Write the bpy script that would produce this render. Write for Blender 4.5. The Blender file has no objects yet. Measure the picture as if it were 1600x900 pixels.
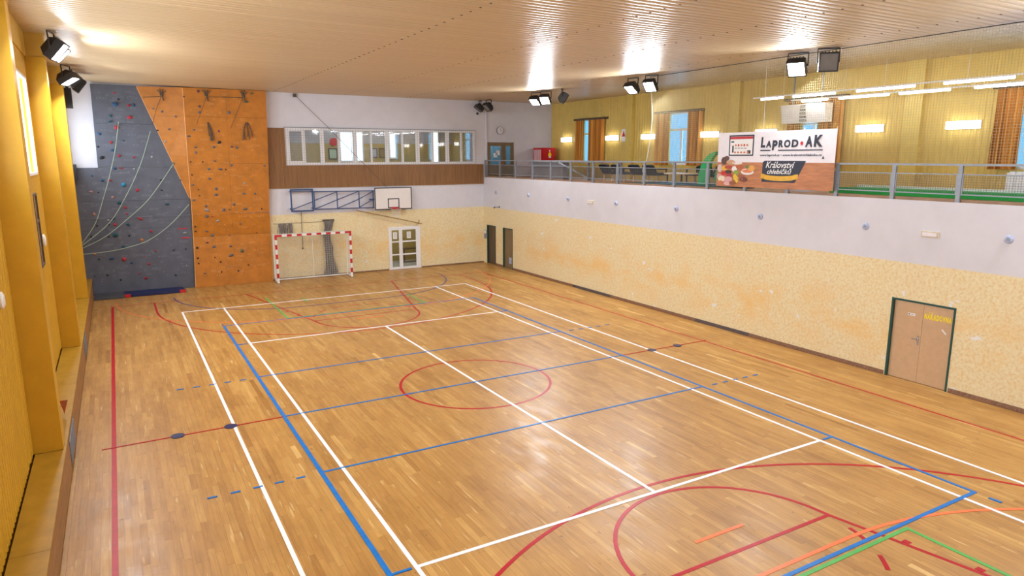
import bpy, math, random
from mathutils import Vector, Matrix
import numpy as np
random.seed(7)
sc = bpy.context.scene
COL = sc.collection
PI = math.pi

# ------------------------------------------------------------------ camera
cam_data = bpy.data.cameras.new('camera')
cam = bpy.data.objects.new('camera', cam_data)
COL.objects.link(cam)
yaw, pitch, roll = 0.5202, 0.1895, -0.0015
fwd0 = Vector((math.sin(yaw), math.cos(yaw), 0)); right0 = Vector((math.cos(yaw), -math.sin(yaw), 0)); up0 = Vector((0, 0, 1))
fwd = math.cos(pitch)*fwd0 - math.sin(pitch)*up0
up = math.cos(pitch)*up0 + math.sin(pitch)*fwd0
rr = math.cos(roll)*right0 + math.sin(roll)*up
uu = -math.sin(roll)*right0 + math.cos(roll)*up
M = Matrix.Identity(4)
for i in range(3):
    M[i][0], M[i][1], M[i][2] = rr[i], uu[i], -fwd[i]
M[0][3], M[1][3], M[2][3] = -7.129, -14.212, 5.353
cam.matrix_world = M
cam_data.sensor_width = 36
cam_data.lens = 1073.05/1600*36
cam_data.clip_start = 0.05
cam_data.clip_end = 300
sc.camera = cam

# ------------------------------------------------------------------ sky, exposure
world = bpy.data.worlds.new('sky'); sc.world = world
world.use_nodes = True
bg = world.node_tree.nodes['Background']
bg.inputs[0].default_value = (0.72, 0.87, 1.0, 1)
bg.inputs[1].default_value = 2.2
sc.view_settings.view_transform = 'Standard'
sc.view_settings.look = 'None'
sc.view_settings.gamma = 1
sc.view_settings.use_curve_mapping = False
sc.view_settings.exposure = 0.2
LAMP_W = 165          # one floodlight
DAY_W = 230           # one bay of side windows
TUBE_E = 18

# daylight coming in through the tall side windows (one lamp per window bay)
def daylight(x, y0, y1, z0, z1, w, rot):
    l = bpy.data.lights.new('window_daylight', 'AREA'); l.shape = 'RECTANGLE'
    l.size = y1-y0; l.size_y = z1-z0; l.energy = w; l.color = (0.80, 0.90, 1.0)
    o = bpy.data.objects.new('window_daylight', l); COL.objects.link(o)
    o.location = (x, (y0+y1)/2, (z0+z1)/2); o.rotation_euler = rot
BAYS = [(-14.6, -9.3), (-7.7, -2.1), (-0.8, 5.15), (6.4, 12.0), (13.3, 16.4)]
for a, b in BAYS:
    daylight(-8.80, a, b, 4.96, 7.12, DAY_W*(b-a)/5.6, (PI/2, 0, -PI/2))
BWIN = [(12.55, 14.25), (6.35, 8.15), (0.15, 1.95), (-7.0, -4.95)]
for a, b in BWIN:
    daylight(13.2, a, b, 5.1, 7.0, 90, (PI/2, 0, PI/2))

# ------------------------------------------------------------------ helpers
OFF = {}
def V(*a): return Vector(a)

class MB:
    def __init__(s): s.v = []; s.f = []; s.m = []
    def add(s, vs, fs, mi=0):
        b = len(s.v); s.v += [tuple(p) for p in vs]
        s.f += [tuple(b+i for i in q) for q in fs]; s.m += [mi]*len(fs)
    def box(s, x0, x1, y0, y1, z0, z1, mi=0):
        x0, x1 = min(x0, x1), max(x0, x1); y0, y1 = min(y0, y1), max(y0, y1); z0, z1 = min(z0, z1), max(z0, z1)
        s.add([(x0,y0,z0),(x1,y0,z0),(x1,y1,z0),(x0,y1,z0),(x0,y0,z1),(x1,y0,z1),(x1,y1,z1),(x0,y1,z1)],
              [(0,3,2,1),(4,5,6,7),(0,1,5,4),(1,2,6,5),(2,3,7,6),(3,0,4,7)], mi)
    def bar(s, p, q, w, h=None, mi=0, upv=(0,0,1)):
        p, q = Vector(p), Vector(q); h = h or w
        d = (q-p).normalized(); u = Vector(upv)
        if abs(d.dot(u)) > 0.98: u = Vector((0,1,0))
        a = d.cross(u).normalized()*w/2; b = a.normalized().cross(d).normalized()*h/2
        vs = [p-a-b, p+a-b, p+a+b, p-a+b, q-a-b, q+a-b, q+a+b, q-a+b]
        s.add(vs, [(0,1,2,3),(4,7,6,5),(0,4,5,1),(1,5,6,2),(2,6,7,3),(3,7,4,0)], mi)
    def tube(s, pts, r, n=6, mi=0):
        pts = [Vector(p) for p in pts]; N = len(pts); vs = []
        for i, p in enumerate(pts):
            d = (pts[min(i+1, N-1)]-pts[max(i-1, 0)]).normalized()
            u = Vector((0,0,1)) if abs(d.z) < 0.9 else Vector((0,1,0))
            a = d.cross(u).normalized(); b = a.cross(d).normalized()
            rad = r[i] if isinstance(r, (list, tuple)) else r
            for k in range(n):
                t = 2*PI*k/n; vs.append(p+a*math.cos(t)*rad+b*math.sin(t)*rad)
        fs = [(i*n+k, i*n+(k+1) % n, (i+1)*n+(k+1) % n, (i+1)*n+k) for i in range(N-1) for k in range(n)]
        fs += [tuple(range(n-1, -1, -1)), tuple((N-1)*n+k for k in range(n))]
        s.add(vs, fs, mi)
    def prism(s, poly, f0, f1, mi=0):
        """poly: 2D points; f0, f1 map (u,v) to the two faces."""
        n = len(poly); vs = [f0(*p) for p in poly]+[f1(*p) for p in poly]
        fs = [tuple(range(n)), tuple(range(2*n-1, n-1, -1))]+[(i, (i+1) % n+0, (i+1) % n+n, i+n) for i in range(n)]
        s.add(vs, fs, mi)
    def sphere(s, c, r, seg=12, rings=8, mi=0, zs=1.0):
        vs = []; fs = []
        for i in range(rings+1):
            t = PI*i/rings
            for k in range(seg):
                a = 2*PI*k/seg; vs.append((c[0]+r*math.sin(t)*math.cos(a), c[1]+r*math.sin(t)*math.sin(a), c[2]+r*zs*math.cos(t)))
        for i in range(rings):
            for k in range(seg): fs.append((i*seg+k, (i+1)*seg+k, (i+1)*seg+(k+1) % seg, i*seg+(k+1) % seg))
        s.add(vs, fs, mi)
    def build(s, name, mats, parent=None, local=False, smooth=False):
        if not isinstance(mats, (list, tuple)): mats = [mats]
        vs = np.array(s.v, dtype=float).reshape(-1, 3)
        if parent is not None:
            off = np.zeros(3) if local else np.array(OFF.get(parent.name, (0,0,0)))
            loc = Vector((0,0,0)); sub = off; OFFv = off
        else:
            lo, hi = vs.min(0), vs.max(0)
            sub = np.array([(lo[0]+hi[0])/2, (lo[1]+hi[1])/2, lo[2]]); loc = Vector(sub); OFFv = sub
        me = bpy.data.meshes.new(name)
        me.from_pydata((vs-sub).tolist(), [], s.f)
        for m in mats: me.materials.append(m)
        if len(mats) > 1: me.polygons.foreach_set('material_index', s.m)
        if smooth: me.polygons.foreach_set('use_smooth', [True]*len(me.polygons))
        me.update()
        o = bpy.data.objects.new(name, me); COL.objects.link(o)
        o.location = loc
        if parent is not None: o.parent = parent
        OFF[o.name] = tuple(OFFv)
        return o

def tag(o, label, cat, group=None):
    o['label'] = label; o['category'] = cat
    if group: o['group'] = group
    return o
def thing(name, label, cat, loc, group=None, rotz=0):
    o = bpy.data.objects.new(name, None); COL.objects.link(o)
    o.empty_display_size = 0.1
    o.location = loc; o.rotation_euler = (0, 0, rotz)
    OFF[o.name] = tuple(loc)
    return tag(o, label, cat, group)
def struct(o, label=None):
    o['kind'] = 'structure'
    if label: o['label'] = label
    return o
def stuff(o): o['kind'] = 'stuff'; return o
def lab(o, s): o['label'] = s; return o
def dup(root, loc, rotz=None, label=None, group=None):
    r = root.copy(); COL.objects.link(r); r.location = loc
    if rotz is not None: r.rotation_euler = (0, 0, rotz)
    if label: r['label'] = label
    if group: r['group'] = group
    for ch in list(root.children):
        c = ch.copy(); COL.objects.link(c); c.parent = r
        for g in list(ch.children):
            d = g.copy(); COL.objects.link(d); d.parent = c
    return r

# ------------------------------------------------------------------ materials
class NT:
    def __init__(s, name):
        s.mat = bpy.data.materials.new(name); s.mat.use_nodes = True
        s.t = s.mat.node_tree; s.b = s.t.nodes['Principled BSDF']
    def n(s, typ, **kw):
        o = s.t.nodes.new(typ)
        for k, v in kw.items():
            if k.startswith('i_'): o.inputs[k[2:]].default_value = v
            else: setattr(o, k, v)
        return o
    def l(s, a, b): s.t.links.new(a, b)
    def pos(s, scale=(1,1,1), obj=False):
        if obj: src = s.n('ShaderNodeTexCoord').outputs['Object']
        else: src = s.n('ShaderNodeNewGeometry').outputs['Position']
        mp = s.n('ShaderNodeMapping'); mp.inputs['Scale'].default_value = scale
        s.l(src, mp.inputs['Vector']); return mp.outputs[0]
    def noise(s, vec, scale, detail=3, rough=0.55):
        o = s.n('ShaderNodeTexNoise'); o.inputs['Scale'].default_value = scale
        o.inputs['Detail'].default_value = detail; o.inputs['Roughness'].default_value = rough
        s.l(vec, o.inputs['Vector']); return o.outputs['Fac']
    def ramp(s, fac, stops):
        o = s.n('ShaderNodeValToRGB'); e = o.color_ramp.elements
        while len(e) < len(stops): e.new(0.5)
        for q, (p, c) in zip(e, stops): q.position = p; q.color = c if len(c) == 4 else (*c, 1)
        s.l(fac, o.inputs[0]); return o.outputs[0]
    def mix(s, fac, a, b, mode='MIX'):
        o = s.n('ShaderNodeMix', data_type='RGBA', blend_type=mode)
        for sock, val in ((o.inputs[0], fac), (o.inputs[6], a), (o.inputs[7], b)):
            if hasattr(val, 'is_output'): s.l(val, sock)
            elif isinstance(val, (int, float)): sock.default_value = val
            else: sock.default_value = (*val, 1) if len(val) == 3 else val
        return o.outputs[2]
    def bump(s, h, strength=0.2, dist=0.01):
        o = s.n('ShaderNodeBump'); o.inputs['Strength'].default_value = strength; o.inputs['Distance'].default_value = dist
        s.l(h, o.inputs['Height']); s.l(o.outputs[0], s.b.inputs['Normal'])

def mat(name, c, rough=0.5, metal=0.0, var=0.08, scale=6, bump=0.0, spec=0.5):
    n = NT(name); v = n.pos(obj=True)
    f = n.noise(v, scale)
    lo = tuple(max(0, x*(1-var)) for x in c); hi = tuple(min(1, x*(1+var)) for x in c)
    n.l(n.ramp(f, [(0.3, lo), (0.7, hi)]), n.b.inputs['Base Color'])
    n.b.inputs['Roughness'].default_value = rough; n.b.inputs['Metallic'].default_value = metal
    n.b.inputs['Specular IOR Level'].default_value = spec
    if bump: n.bump(n.noise(v, scale*8), bump)
    return n.mat
def emit(name, c, s, sample=True):
    n = NT(name); n.b.inputs['Base Color'].default_value = (*c, 1)
    n.b.inputs['Emission Color'].default_value = (*c, 1); n.b.inputs['Emission Strength'].default_value = s
    if not sample: n.mat.cycles.emission_sampling = 'NONE'
    return n.mat
def glass(name, tint=(1,1,1), gloss=0.12, rough=0.03, ior=1.5):
    n = NT(name); nodes = n.t.nodes
    tr = n.n('ShaderNodeBsdfTransparent'); tr.inputs[0].default_value = (*tint, 1)
    gl = n.n('ShaderNodeBsdfGlossy'); gl.inputs['Roughness'].default_value = rough; gl.inputs[0].default_value = (1,1,1,1)
    fr = n.n('ShaderNodeFresnel'); fr.inputs[0].default_value = ior
    mx = n.n('ShaderNodeMixShader'); ad = n.n('ShaderNodeMath', operation='ADD'); ad.inputs[1].default_value = gloss*0.5
    bk = n.n('ShaderNodeMath', operation='MULTIPLY'); inv = n.n('ShaderNodeMath', operation='SUBTRACT'); inv.inputs[0].default_value = 1.0
    n.l(n.n('ShaderNodeNewGeometry').outputs['Backfacing'], inv.inputs[1]); n.l(inv.outputs[0], bk.inputs[1])
    n.l(fr.outputs[0], ad.inputs[0]); n.l(ad.outputs[0], bk.inputs[0]); n.l(bk.outputs[0], mx.inputs[0]); n.l(tr.outputs[0], mx.inputs[1]); n.l(gl.outputs[0], mx.inputs[2])
    n.l(mx.outputs[0], nodes['Material Output'].inputs['Surface'])
    return n.mat

def wood_floor():
    n = NT('oak_parquet'); at = n.n('ShaderNodeAttribute', attribute_name='pcol')
    sp = n.n('ShaderNodeSeparateColor'); n.l(at.outputs['Color'], sp.inputs[0])
    base = n.ramp(sp.outputs[0], [(0.0, (0.37,0.175,0.045)), (0.25, (0.46,0.235,0.064)), (0.6, (0.53,0.285,0.080)), (0.88, (0.60,0.345,0.105)), (1.0, (0.72,0.46,0.17))])
    geo = n.n('ShaderNodeNewGeometry'); mp = n.n('ShaderNodeMapping'); mp.inputs['Scale'].default_value = (26, 1.6, 1)
    off = n.n('ShaderNodeVectorMath', operation='SCALE'); off.inputs['Scale'].default_value = 57.0
    n.l(at.outputs['Color'], off.inputs[0])
    ad = n.n('ShaderNodeVectorMath', operation='ADD'); n.l(geo.outputs['Position'], ad.inputs[0]); n.l(off.outputs[0], ad.inputs[1])
    n.l(ad.outputs[0], mp.inputs['Vector'])
    g = n.noise(mp.outputs[0], 1.0, 5, 0.6)
    c1 = n.mix(0.55, base, n.ramp(g, [(0.25, (0.58,0.53,0.48)), (0.75, (1.15,1.15,1.15))]), 'MULTIPLY')
    # pale sapwood streaks and dark knots
    mp2 = n.n('ShaderNodeMapping'); mp2.inputs['Scale'].default_value = (14, 1.1, 1); n.l(ad.outputs[0], mp2.inputs['Vector'])
    st = n.ramp(n.noise(mp2.outputs[0], 1.0, 2), [(0.66, (0,0,0)), (0.72, (1,1,1))])
    c2 = n.mix(n.mix(0.5, (0,0,0), st), c1, (0.80,0.57,0.27))
    mp3 = n.n('ShaderNodeMapping'); mp3.inputs['Scale'].default_value = (9, 5, 1); n.l(geo.outputs['Position'], mp3.inputs['Vector'])
    kn = n.ramp(n.noise(mp3.outputs[0], 1.0, 3, 0.65), [(0.665, (0,0,0)), (0.72, (1,1,1))])
    c3 = n.mix(n.mix(0.7, (0,0,0), kn), c2, (0.16,0.075,0.03))
    # scuffed, worn patches
    mp4 = n.n('ShaderNodeMapping'); mp4.inputs['Scale'].default_value = (1.1, 0.5, 1); n.l(geo.outputs['Position'], mp4.inputs['Vector'])
    wn = n.ramp(n.noise(mp4.outputs[0], 1.0, 4, 0.7), [(0.42, (1,1,1)), (0.60, (0.84,0.80,0.77)), (0.75, (0.66,0.60,0.56))])
    c4 = n.mix(0.8, c3, wn, 'MULTIPLY')
    n.l(c4, n.b.inputs['Base Color'])
    r = n.ramp(n.noise(mp4.outputs[0], 3.0, 4), [(0.3, (0.30,)*3), (0.7, (0.46,)*3)])
    n.l(r, n.b.inputs['Roughness'])
    n.b.inputs['Specular IOR Level'].default_value = 0.32
    n.bump(g, 0.06, 0.003)
    return n.mat

def plaster():
    n = NT('sponged_yellow_plaster'); p = n.pos()
    a = n.noise(n.pos((1, 1, 1.6)), 0.9, 5, 0.7); b = n.noise(p, 15, 4, 0.7); c = n.noise(p, 0.45, 3)
    base = n.ramp(b, [(0.34, (0.75,0.54,0.27)), (0.50, (0.79,0.68,0.41)), (0.66, (0.82,0.75,0.52))])
    sz = n.n('ShaderNodeSeparateXYZ'); n.l(n.n('ShaderNodeNewGeometry').outputs['Position'], sz.inputs[0])
    dv = n.n('ShaderNodeMath', operation='DIVIDE'); dv.inputs[1].default_value = 3.0; n.l(sz.outputs[2], dv.inputs[0])
    band = n.ramp(dv.outputs[0], [(0.08, (0.15,)*3), (0.32, (1,1,1)), (0.5, (0.9,)*3), (0.72, (0.15,)*3)])
    warm = n.mix(1.0, n.ramp(a, [(0.44, (0,0,0)), (0.66, (1,1,1))]), band, 'MULTIPLY')
    c1 = n.mix(n.mix(0.72, (0,0,0), warm), base, (0.82,0.52,0.17))
    pink = n.ramp(c, [(0.5, (0,0,0)), (0.7, (1,1,1))])
    c2 = n.mix(n.mix(0.16, (0,0,0), pink), c1, (0.74,0.48,0.30))
    chips = n.ramp(n.noise(n.pos((1,1,1.3)), 2.6, 5, 0.5), [(0.70, (0,0,0)), (0.715, (1,1,1))])
    c3 = n.mix(chips, c2, (0.80,0.80,0.80))
    n.l(c3, n.b.inputs['Base Color']); n.b.inputs['Roughness'].default_value = 0.75
    n.bump(b, 0.2, 0.008)
    return n.mat

def ceiling_mat():
    n = NT('beige_trapezoid_sheet'); p = n.pos((0.12, 3.0, 1))
    f = n.noise(p, 1.5, 3)
    n.l(n.ramp(f, [(0.3, (0.52,0.385,0.225)), (0.7, (0.60,0.45,0.27))]), n.b.inputs['Base Color'])
    n.b.inputs['Roughness'].default_value = 0.38; n.b.inputs['Specular IOR Level'].default_value = 0.6
    return n.mat

def slat_wood(name, c, rough=0.5, axis=(1,1,0.06), sc_=14):
    n = NT(name); p = n.pos(axis); f = n.noise(p, sc_, 5, 0.6)
    lo = tuple(x*0.72 for x in c); hi = tuple(min(1, x*1.2) for x in c)
    n.l(n.ramp(f, [(0.3, lo), (0.7, hi)]), n.b.inputs['Base Color']); n.b.inputs['Roughness'].default_value = rough
    return n.mat

m_floor = wood_floor(); m_plaster = plaster(); m_ceil = ceiling_mat()
m_white = mat('white_wall_paint', (0.67,0.665,0.725), 0.7, var=0.03, scale=2)
m_yellow = mat('golden_yellow_paint', (0.60,0.335,0.022), 0.42, spec=0.3, var=0.05, scale=3)
m_yellowdark = mat('mustard_board', (0.62,0.38,0.06), 0.5, var=0.08, scale=3)
m_balc = mat('yellow_wall_sheet', (0.66,0.47,0.115), 0.55, var=0.06, scale=2)
m_balcpil = mat('yellow_pilaster_paint', (0.70,0.52,0.13), 0.5, var=0.05)
m_grey = mat('slate_grey_board', (0.098,0.108,0.142), 0.6, var=0.14, scale=2.5, bump=0.1)
m_orange = mat('orange_climbing_board', (0.48,0.165,0.011), 0.55, var=0.16, scale=3, bump=0.1)
m_seam = mat('pale_orange_edge', (0.80,0.42,0.18), 0.6)
m_chalk = mat('chalk', (0.20,0.215,0.26), 0.9)
m_chalk_o = mat('chalk_on_orange', (0.66,0.31,0.10), 0.9)
m_brown = slat_wood('brown_slat_cladding', (0.30,0.145,0.052), 0.5)
m_pvc = mat('white_window_plastic', (0.82,0.82,0.84), 0.35, var=0.02)
m_steel = mat('galvanised_steel', (0.27,0.29,0.33), 0.45, 0.35, var=0.08)
m_darksteel = mat('dark_wire', (0.17,0.17,0.17), 0.5, 0.3)
m_bluesteel = mat('blue_painted_steel', (0.030,0.070,0.19), 0.4)
m_black = mat('black_metal', (0.018,0.018,0.02), 0.45)
m_blackfab = mat('black_upholstery', (0.022,0.026,0.036), 0.7)
m_lens_on = emit('floodlight_lens_lit', (0.93,0.96,1.0), 30, sample=False)
m_lens_off = mat('floodlight_lens_off', (0.19,0.18,0.17), 0.15, 0.2)
m_tube = emit('fluorescent_tube', (0.96,0.94,1.0), TUBE_E)
m_wlamp = emit('lit_wall_lamp', (0.97,0.97,1.0), 8)
m_glass = glass('window_glass', (0.9,0.93,0.95), 0.16)
m_sglass = glass('side_window_glass', (1,1,1), 0.0, 0.05, 1.12)
m_bglass = glass('blue_tinted_glass', (0.34,0.56,0.68), 0.06)
m_dglass = glass('door_glass', (0.85,0.88,0.84), 0.04)
def curtain_mat():
    n = NT('striped_orange_curtain'); f = n.noise(n.pos((0.5, 16, 0.12)), 1.0, 3, 0.7)
    n.l(n.ramp(f, [(0.32, (0.24,0.08,0.014)), (0.48, (0.56,0.21,0.026)), (0.66, (0.78,0.38,0.06))]), n.b.inputs['Base Color']); n.b.inputs['Roughness'].default_value = 0.85
    return n.mat
m_curtain = curtain_mat()
m_net = mat('tan_safety_net', (0.48,0.38,0.20), 0.8)
m_netwhite = mat('white_net_cord', (0.72,0.70,0.62), 0.8)
m_netgrey = mat('grey_net_cord', (0.27,0.24,0.225), 0.85)
m_red = mat('red_paint', (0.55,0.012,0.02), 0.35)
m_cream = mat('white_enamel', (0.82,0.81,0.80), 0.35, var=0.03)
m_bboard = mat('white_backboard', (0.78,0.74,0.72), 0.3, var=0.02)
m_lwhite = mat('white_line_paint', (0.88,0.87,0.88), 0.38, var=0.04, scale=9, spec=0.18)
m_lred = mat('red_line_paint', (0.44,0.008,0.018), 0.36, var=0.12, scale=9, spec=0.18)
m_lblue = mat('blue_line_paint', (0.015,0.17,0.52), 0.36, var=0.1, scale=9, spec=0.18)
m_lorange = mat('orange_line_paint', (0.85,0.20,0.07), 0.36, var=0.08, scale=9, spec=0.18)
m_lgreen = mat('green_line_paint', (0.10,0.42,0.10), 0.36, var=0.08, scale=9, spec=0.18)
m_lpurple = mat('violet_line_paint', (0.10,0.075,0.19), 0.36, var=0.1, scale=9, spec=0.18)
m_navy = mat('navy_vinyl', (0.006,0.014,0.085), 0.4)
m_greymat = mat('grey_vinyl_mat', (0.07,0.075,0.09), 0.55)
m_ropeg = mat('pale_green_rope', (0.42,0.55,0.40), 0.8)
m_ropeb = mat('brown_rope', (0.10,0.07,0.045), 0.8)
m_greenframe = mat('dark_green_frame', (0.006,0.065,0.055), 0.4)
m_beech = mat('beech_door', (0.60,0.40,0.235), 0.45, var=0.05, scale=9)
m_doorbrown = slat_wood('olive_brown_door', (0.215,0.15,0.075), 0.5)
m_darkdoor = slat_wood('dark_door', (0.10,0.065,0.04), 0.55)
m_chrome = mat('chrome', (0.42,0.42,0.46), 0.25, 0.9)
m_yletter = mat('yellow_lettering', (0.95,0.77,0.0), 0.5, var=0.02)
m_paper = mat('white_paper', (0.82,0.82,0.82), 0.7, var=0.02)
m_base = mat('speckled_skirting', (0.24,0.125,0.075), 0.5, var=0.5, scale=40)
m_basedark = mat('dark_skirting', (0.10,0.08,0.085), 0.5, var=0.5, scale=40)
m_ledge = mat('yellow_varnished_board', (0.40,0.22,0.018), 0.45, spec=0.3, var=0.12, scale=4)
m_front = slat_wood('brown_bench_board', (0.33,0.165,0.06), 0.5, (0.06,0.06,1), 20)
m_disc = mat('blue_white_disc', (0.40,0.45,0.62), 0.4, var=0.25, scale=18)
m_banner = mat('white_banner_vinyl', (0.80,0.77,0.82), 0.5, var=0.03)
m_bwood = slat_wood('printed_table_wood', (0.50,0.20,0.085), 0.5, (0.3,0.25,1.6), 9)
m_ink = mat('navy_ink', (0.018,0.022,0.045), 0.5)
m_turf = mat('green_turf', (0.02,0.30,0.055), 0.9, var=0.2, scale=60)
m_slide = mat('green_plastic', (0.012,0.30,0.085), 0.4)
m_roomyellow = mat('ochre_room_paint', (0.40,0.30,0.10), 0.7)
m_roomwhite = mat('grey_room_paint', (0.42,0.42,0.46), 0.7)
m_balcfloor = slat_wood('brown_balcony_floor', (0.34,0.19,0.10), 0.5, (0.3,0.3,1), 8)
m_teal = mat('dark_teal_board', (0.018,0.045,0.05), 0.5)
m_winlit = emit('daylit_window_pane', (0.78,0.90,1.0), 1.5)
m_trackgrey = mat('grey_counter_top', (0.26,0.25,0.27), 0.4)

def text_poly(s, shear=0.0, bold=0.0):
    cu = bpy.data.curves.new('lettering', 'FONT'); cu.body = s; cu.shear = shear; cu.offset = bold; cu.resolution_u = 3
    ob = bpy.data.objects.new('lettering', cu); COL.objects.link(ob)
    dg = bpy.context.evaluated_depsgraph_get(); dg.update()
    me = bpy.data.meshes.new_from_object(ob.evaluated_get(dg))
    vs = np.array([v.co[:2] for v in me.vertices]); fs = [tuple(p.vertices) for p in me.polygons]
    bpy.data.objects.remove(ob); bpy.data.curves.remove(cu); bpy.data.meshes.remove(me)
    lo, hi = vs.min(0), vs.max(0)
    return (vs-lo)/(hi-lo), fs

# ================================================================== SETTING
XR, YF, XB, XL = 9.06, 16.92, 13.12, -8.64
YB = -17.5
ZT, ZP = 4.326, 2.854

# ---- floor: slab, planks one by one near the camera, joined farther off
b = MB(); b.box(-8.7, 9.3, YB, 17.3, -0.25, -0.008); b.box(-8.7, 9.3, YB, -10.6, -0.008, 0.0)
floor = struct(b.build('floor', m_beech), 'worn oak strip floor with sports court markings')
PW = 0.098
cols = int((9.06+8.4)/PW)+1
planks = []
for c in range(cols):
    x0 = -8.36+c*PW; y = -10.6-random.random()
    while y < 17.0:
        L = random.choice((0.6, 0.8, 1.0, 1.2, 1.45, 1.7))
        planks.append((x0, max(y, -10.6), min(y+L, 17.0))); y += L
cam_p = Vector((-7.129, -14.212, 5.353))
def vis(p):
    c = Vector((p[0]+PW/2, (p[1]+p[2])/2, 0)); d = c-cam_p
    w = d.dot(fwd); px = 800+1073*d.dot(rr)/w; py = 450-1073*d.dot(uu)/w
    return (10 < px < 1590 and 300 < py < 895), w
def ranked(p):
    v, w = vis(p); return w if v else 1e6+w
planks.sort(key=ranked)
def plank_mesh(mb, cl, p):
    g = 0.0009; x0, x1 = p[0]+g, p[0]+PW-g; y0, y1 = p[1]+g, p[2]-g; h = random.uniform(-0.0005, 0.0004)
    mb.box(x0, x1, y0, y1, -0.008, h)
    r = random.random(); col = (min(1, max(0, random.gauss(0.5, 0.16))), r, random.random(), 1)
    cl.extend([col]*8)
def set_cols(o, cl):
    a = o.data.attributes.new('pcol', 'FLOAT_COLOR', 'POINT')
    a.data.foreach_set('color', np.array(cl, dtype=np.float32).ravel())
for p in planks[:300]:
    mb = MB(); cl = []; plank_mesh(mb, cl, p); set_cols(mb.build('plank', m_floor, floor), cl)
mb = MB(); cl = []
for p in planks[300:]: plank_mesh(mb, cl, p)
o = stuff(mb.build('planks', m_floor, floor)); set_cols(o, cl)

# ---- painted court markings (children of the floor)
LZ = 0.0012
zc_ = [0]
def strip(pts, w, m, name='court_line', label=None, closed=False):
    zc_[0] += 1; z = LZ+0.00012*zc_[0]
    pts = [Vector((p[0], p[1], 0)) for p in pts]; N = len(pts); vs = []
    for i, p in enumerate(pts):
        if closed: d = pts[(i+1) % N]-pts[i-1]
        else: d = pts[min(i+1, N-1)]-pts[max(i-1, 0)]
        d.normalize(); nn = Vector((-d.y, d.x, 0))*w/2
        vs += [p-nn, p+nn]
    vs = [(v.x, v.y, z) for v in vs]+[(v.x, v.y, 0.0002) for v in vs]
    fs = []; K = 2*N
    for i in range(N if closed else N-1):
        a, c = 2*i, 2*((i+1) % N)
        fs += [(a, c, c+1, a+1), (a, a+K, c+K, c), (a+1, c+1, c+1+K, a+1+K)]
    mb = MB(); mb.add(vs, fs); o = mb.build(name, m, floor)
    if label: lab(o, label)
    return o
def arc(cx, cy, r, a0, a1, n=40): return [(cx+r*math.cos(a0+(a1-a0)*i/n), cy+r*math.sin(a0+(a1-a0)*i/n)) for i in range(n+1)]
W5 = 0.062
# basketball, red
strip([(-7.6,-14.1), (-7.6,14.1)], 0.08, m_lred, label='red sideline along the bench'); strip([(7.5,-14.1), (7.5,14.1)], W5, m_lred, label='red sideline by the plaster wall')
strip([(-7.6,14.13), (7.5,14.13)], W5, m_lred, label='red end line in front of the goal')
strip(arc(0, 0, 1.8, 0, 2*PI, 63)[:-1], W5, m_lred, closed=True, label='red centre circle')
for s in (1, -1):
    strip([(-6.25, s*14.1)]+[(6.25*math.cos(PI+t*PI/60), s*(12.43+6.25*math.sin(PI+t*PI/60))) for t in range(61)]+[(6.25, s*14.1)], W5, m_lred, label='red three point line')
    strip([(-3.0, s*14.1), (-1.8, s*8.28)]+[(1.79*math.cos(PI+t*PI/30), s*(8.28+1.79*math.sin(PI+t*PI/30))) for t in range(1, 30)]+[(1.8, s*8.28), (3.0, s*14.1)], W5, m_lred, label='red key outline')
    strip([(-1.78, s*8.28), (1.78, s*8.28)], W5, m_lred, label='red free throw line')
    for a in (0.22, 0.62, 1.02, 1.42, 1.80, 2.20, 2.60):
        strip([(1.78*math.cos(a+t*0.05), s*(8.28+1.78*math.sin(a+t*0.05))) for t in range(5)], W5, m_lred, 'court_dash')
    for sx in (-1, 1):
        for yy, xx in ((9.31, 2.09), (10.18, 2.28), (11.3, 2.51)): strip([(sx*xx, s*(yy-0.05)), (sx*xx, s*(yy+0.05))], 0.09, m_lred, 'court_mark')
# handball goal areas, orange; 4 m arcs, violet; penalty marks
for s in (1, -1):
    strip(arc(-1.5, s*14.83, 6, PI, PI-s*-0.0+s*PI/2, 24)+arc(1.5, s*14.83, 6, -s*PI/2, 0, 24), W5, m_lorange, label='orange goal area line') if s < 0 else \
    strip(arc(-1.5, 14.83, 6, PI, 1.5*PI, 24)+arc(1.5, 14.83, 6, 1.5*PI, 2*PI, 24), 0.035, m_lorange, label='thin orange goal area line')
    strip([(-0.5, s*7.83), (0.45, s*7.83)], W5, m_lorange, label='short orange penalty mark')
strip(arc(-1.5, 14.8, 4.05, PI, 1.5*PI, 20)+arc(1.5, 14.8, 4.05, 1.5*PI, 2*PI, 20), W5, m_lpurple, label='violet goal arc in front of the goal')
# floorball boxes, green
strip([(-2.48, 9.1), (-2.48, 13.0)], W5, m_lgreen); strip([(2.52, 9.1), (2.52, 11.0)], W5, m_lgreen); strip([(-2.48, 9.1), (2.52, 9.1)], 0.03, m_lgreen)
strip([(-1.25, 12.3), (-1.25, 11.5)], W5, m_lgreen, 'court_dash')
strip([(-2.5, -9.10), (2.46, -9.10)], 0.06, m_lgreen, label='green box line beside the blue line'); strip([(2.45, -9.08), (2.45, -13)], W5, m_lgreen, label='green box side line')
# tennis, white
for x in (-5.485, 5.5): strip([(x, -11.9), (x, 11.9)], W5, m_lwhite, label='white outer sideline')
for x in (-4.13, 4.12): strip([(x, -11.9), (x, 11.9)], W5, m_lwhite, label='white inner sideline')
for y in (-11.88, 11.88): strip([(-5.5, y), (5.53, y)], W5, m_lwhite, label='white end line')
for y in (-6.42, 6.42): strip([(-4.13, y), (4.12, y)], W5, m_lwhite, label='white service line')
strip([(0, -6.42), (0, 6.42)], W5, m_lwhite, label='white centre service line')
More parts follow.
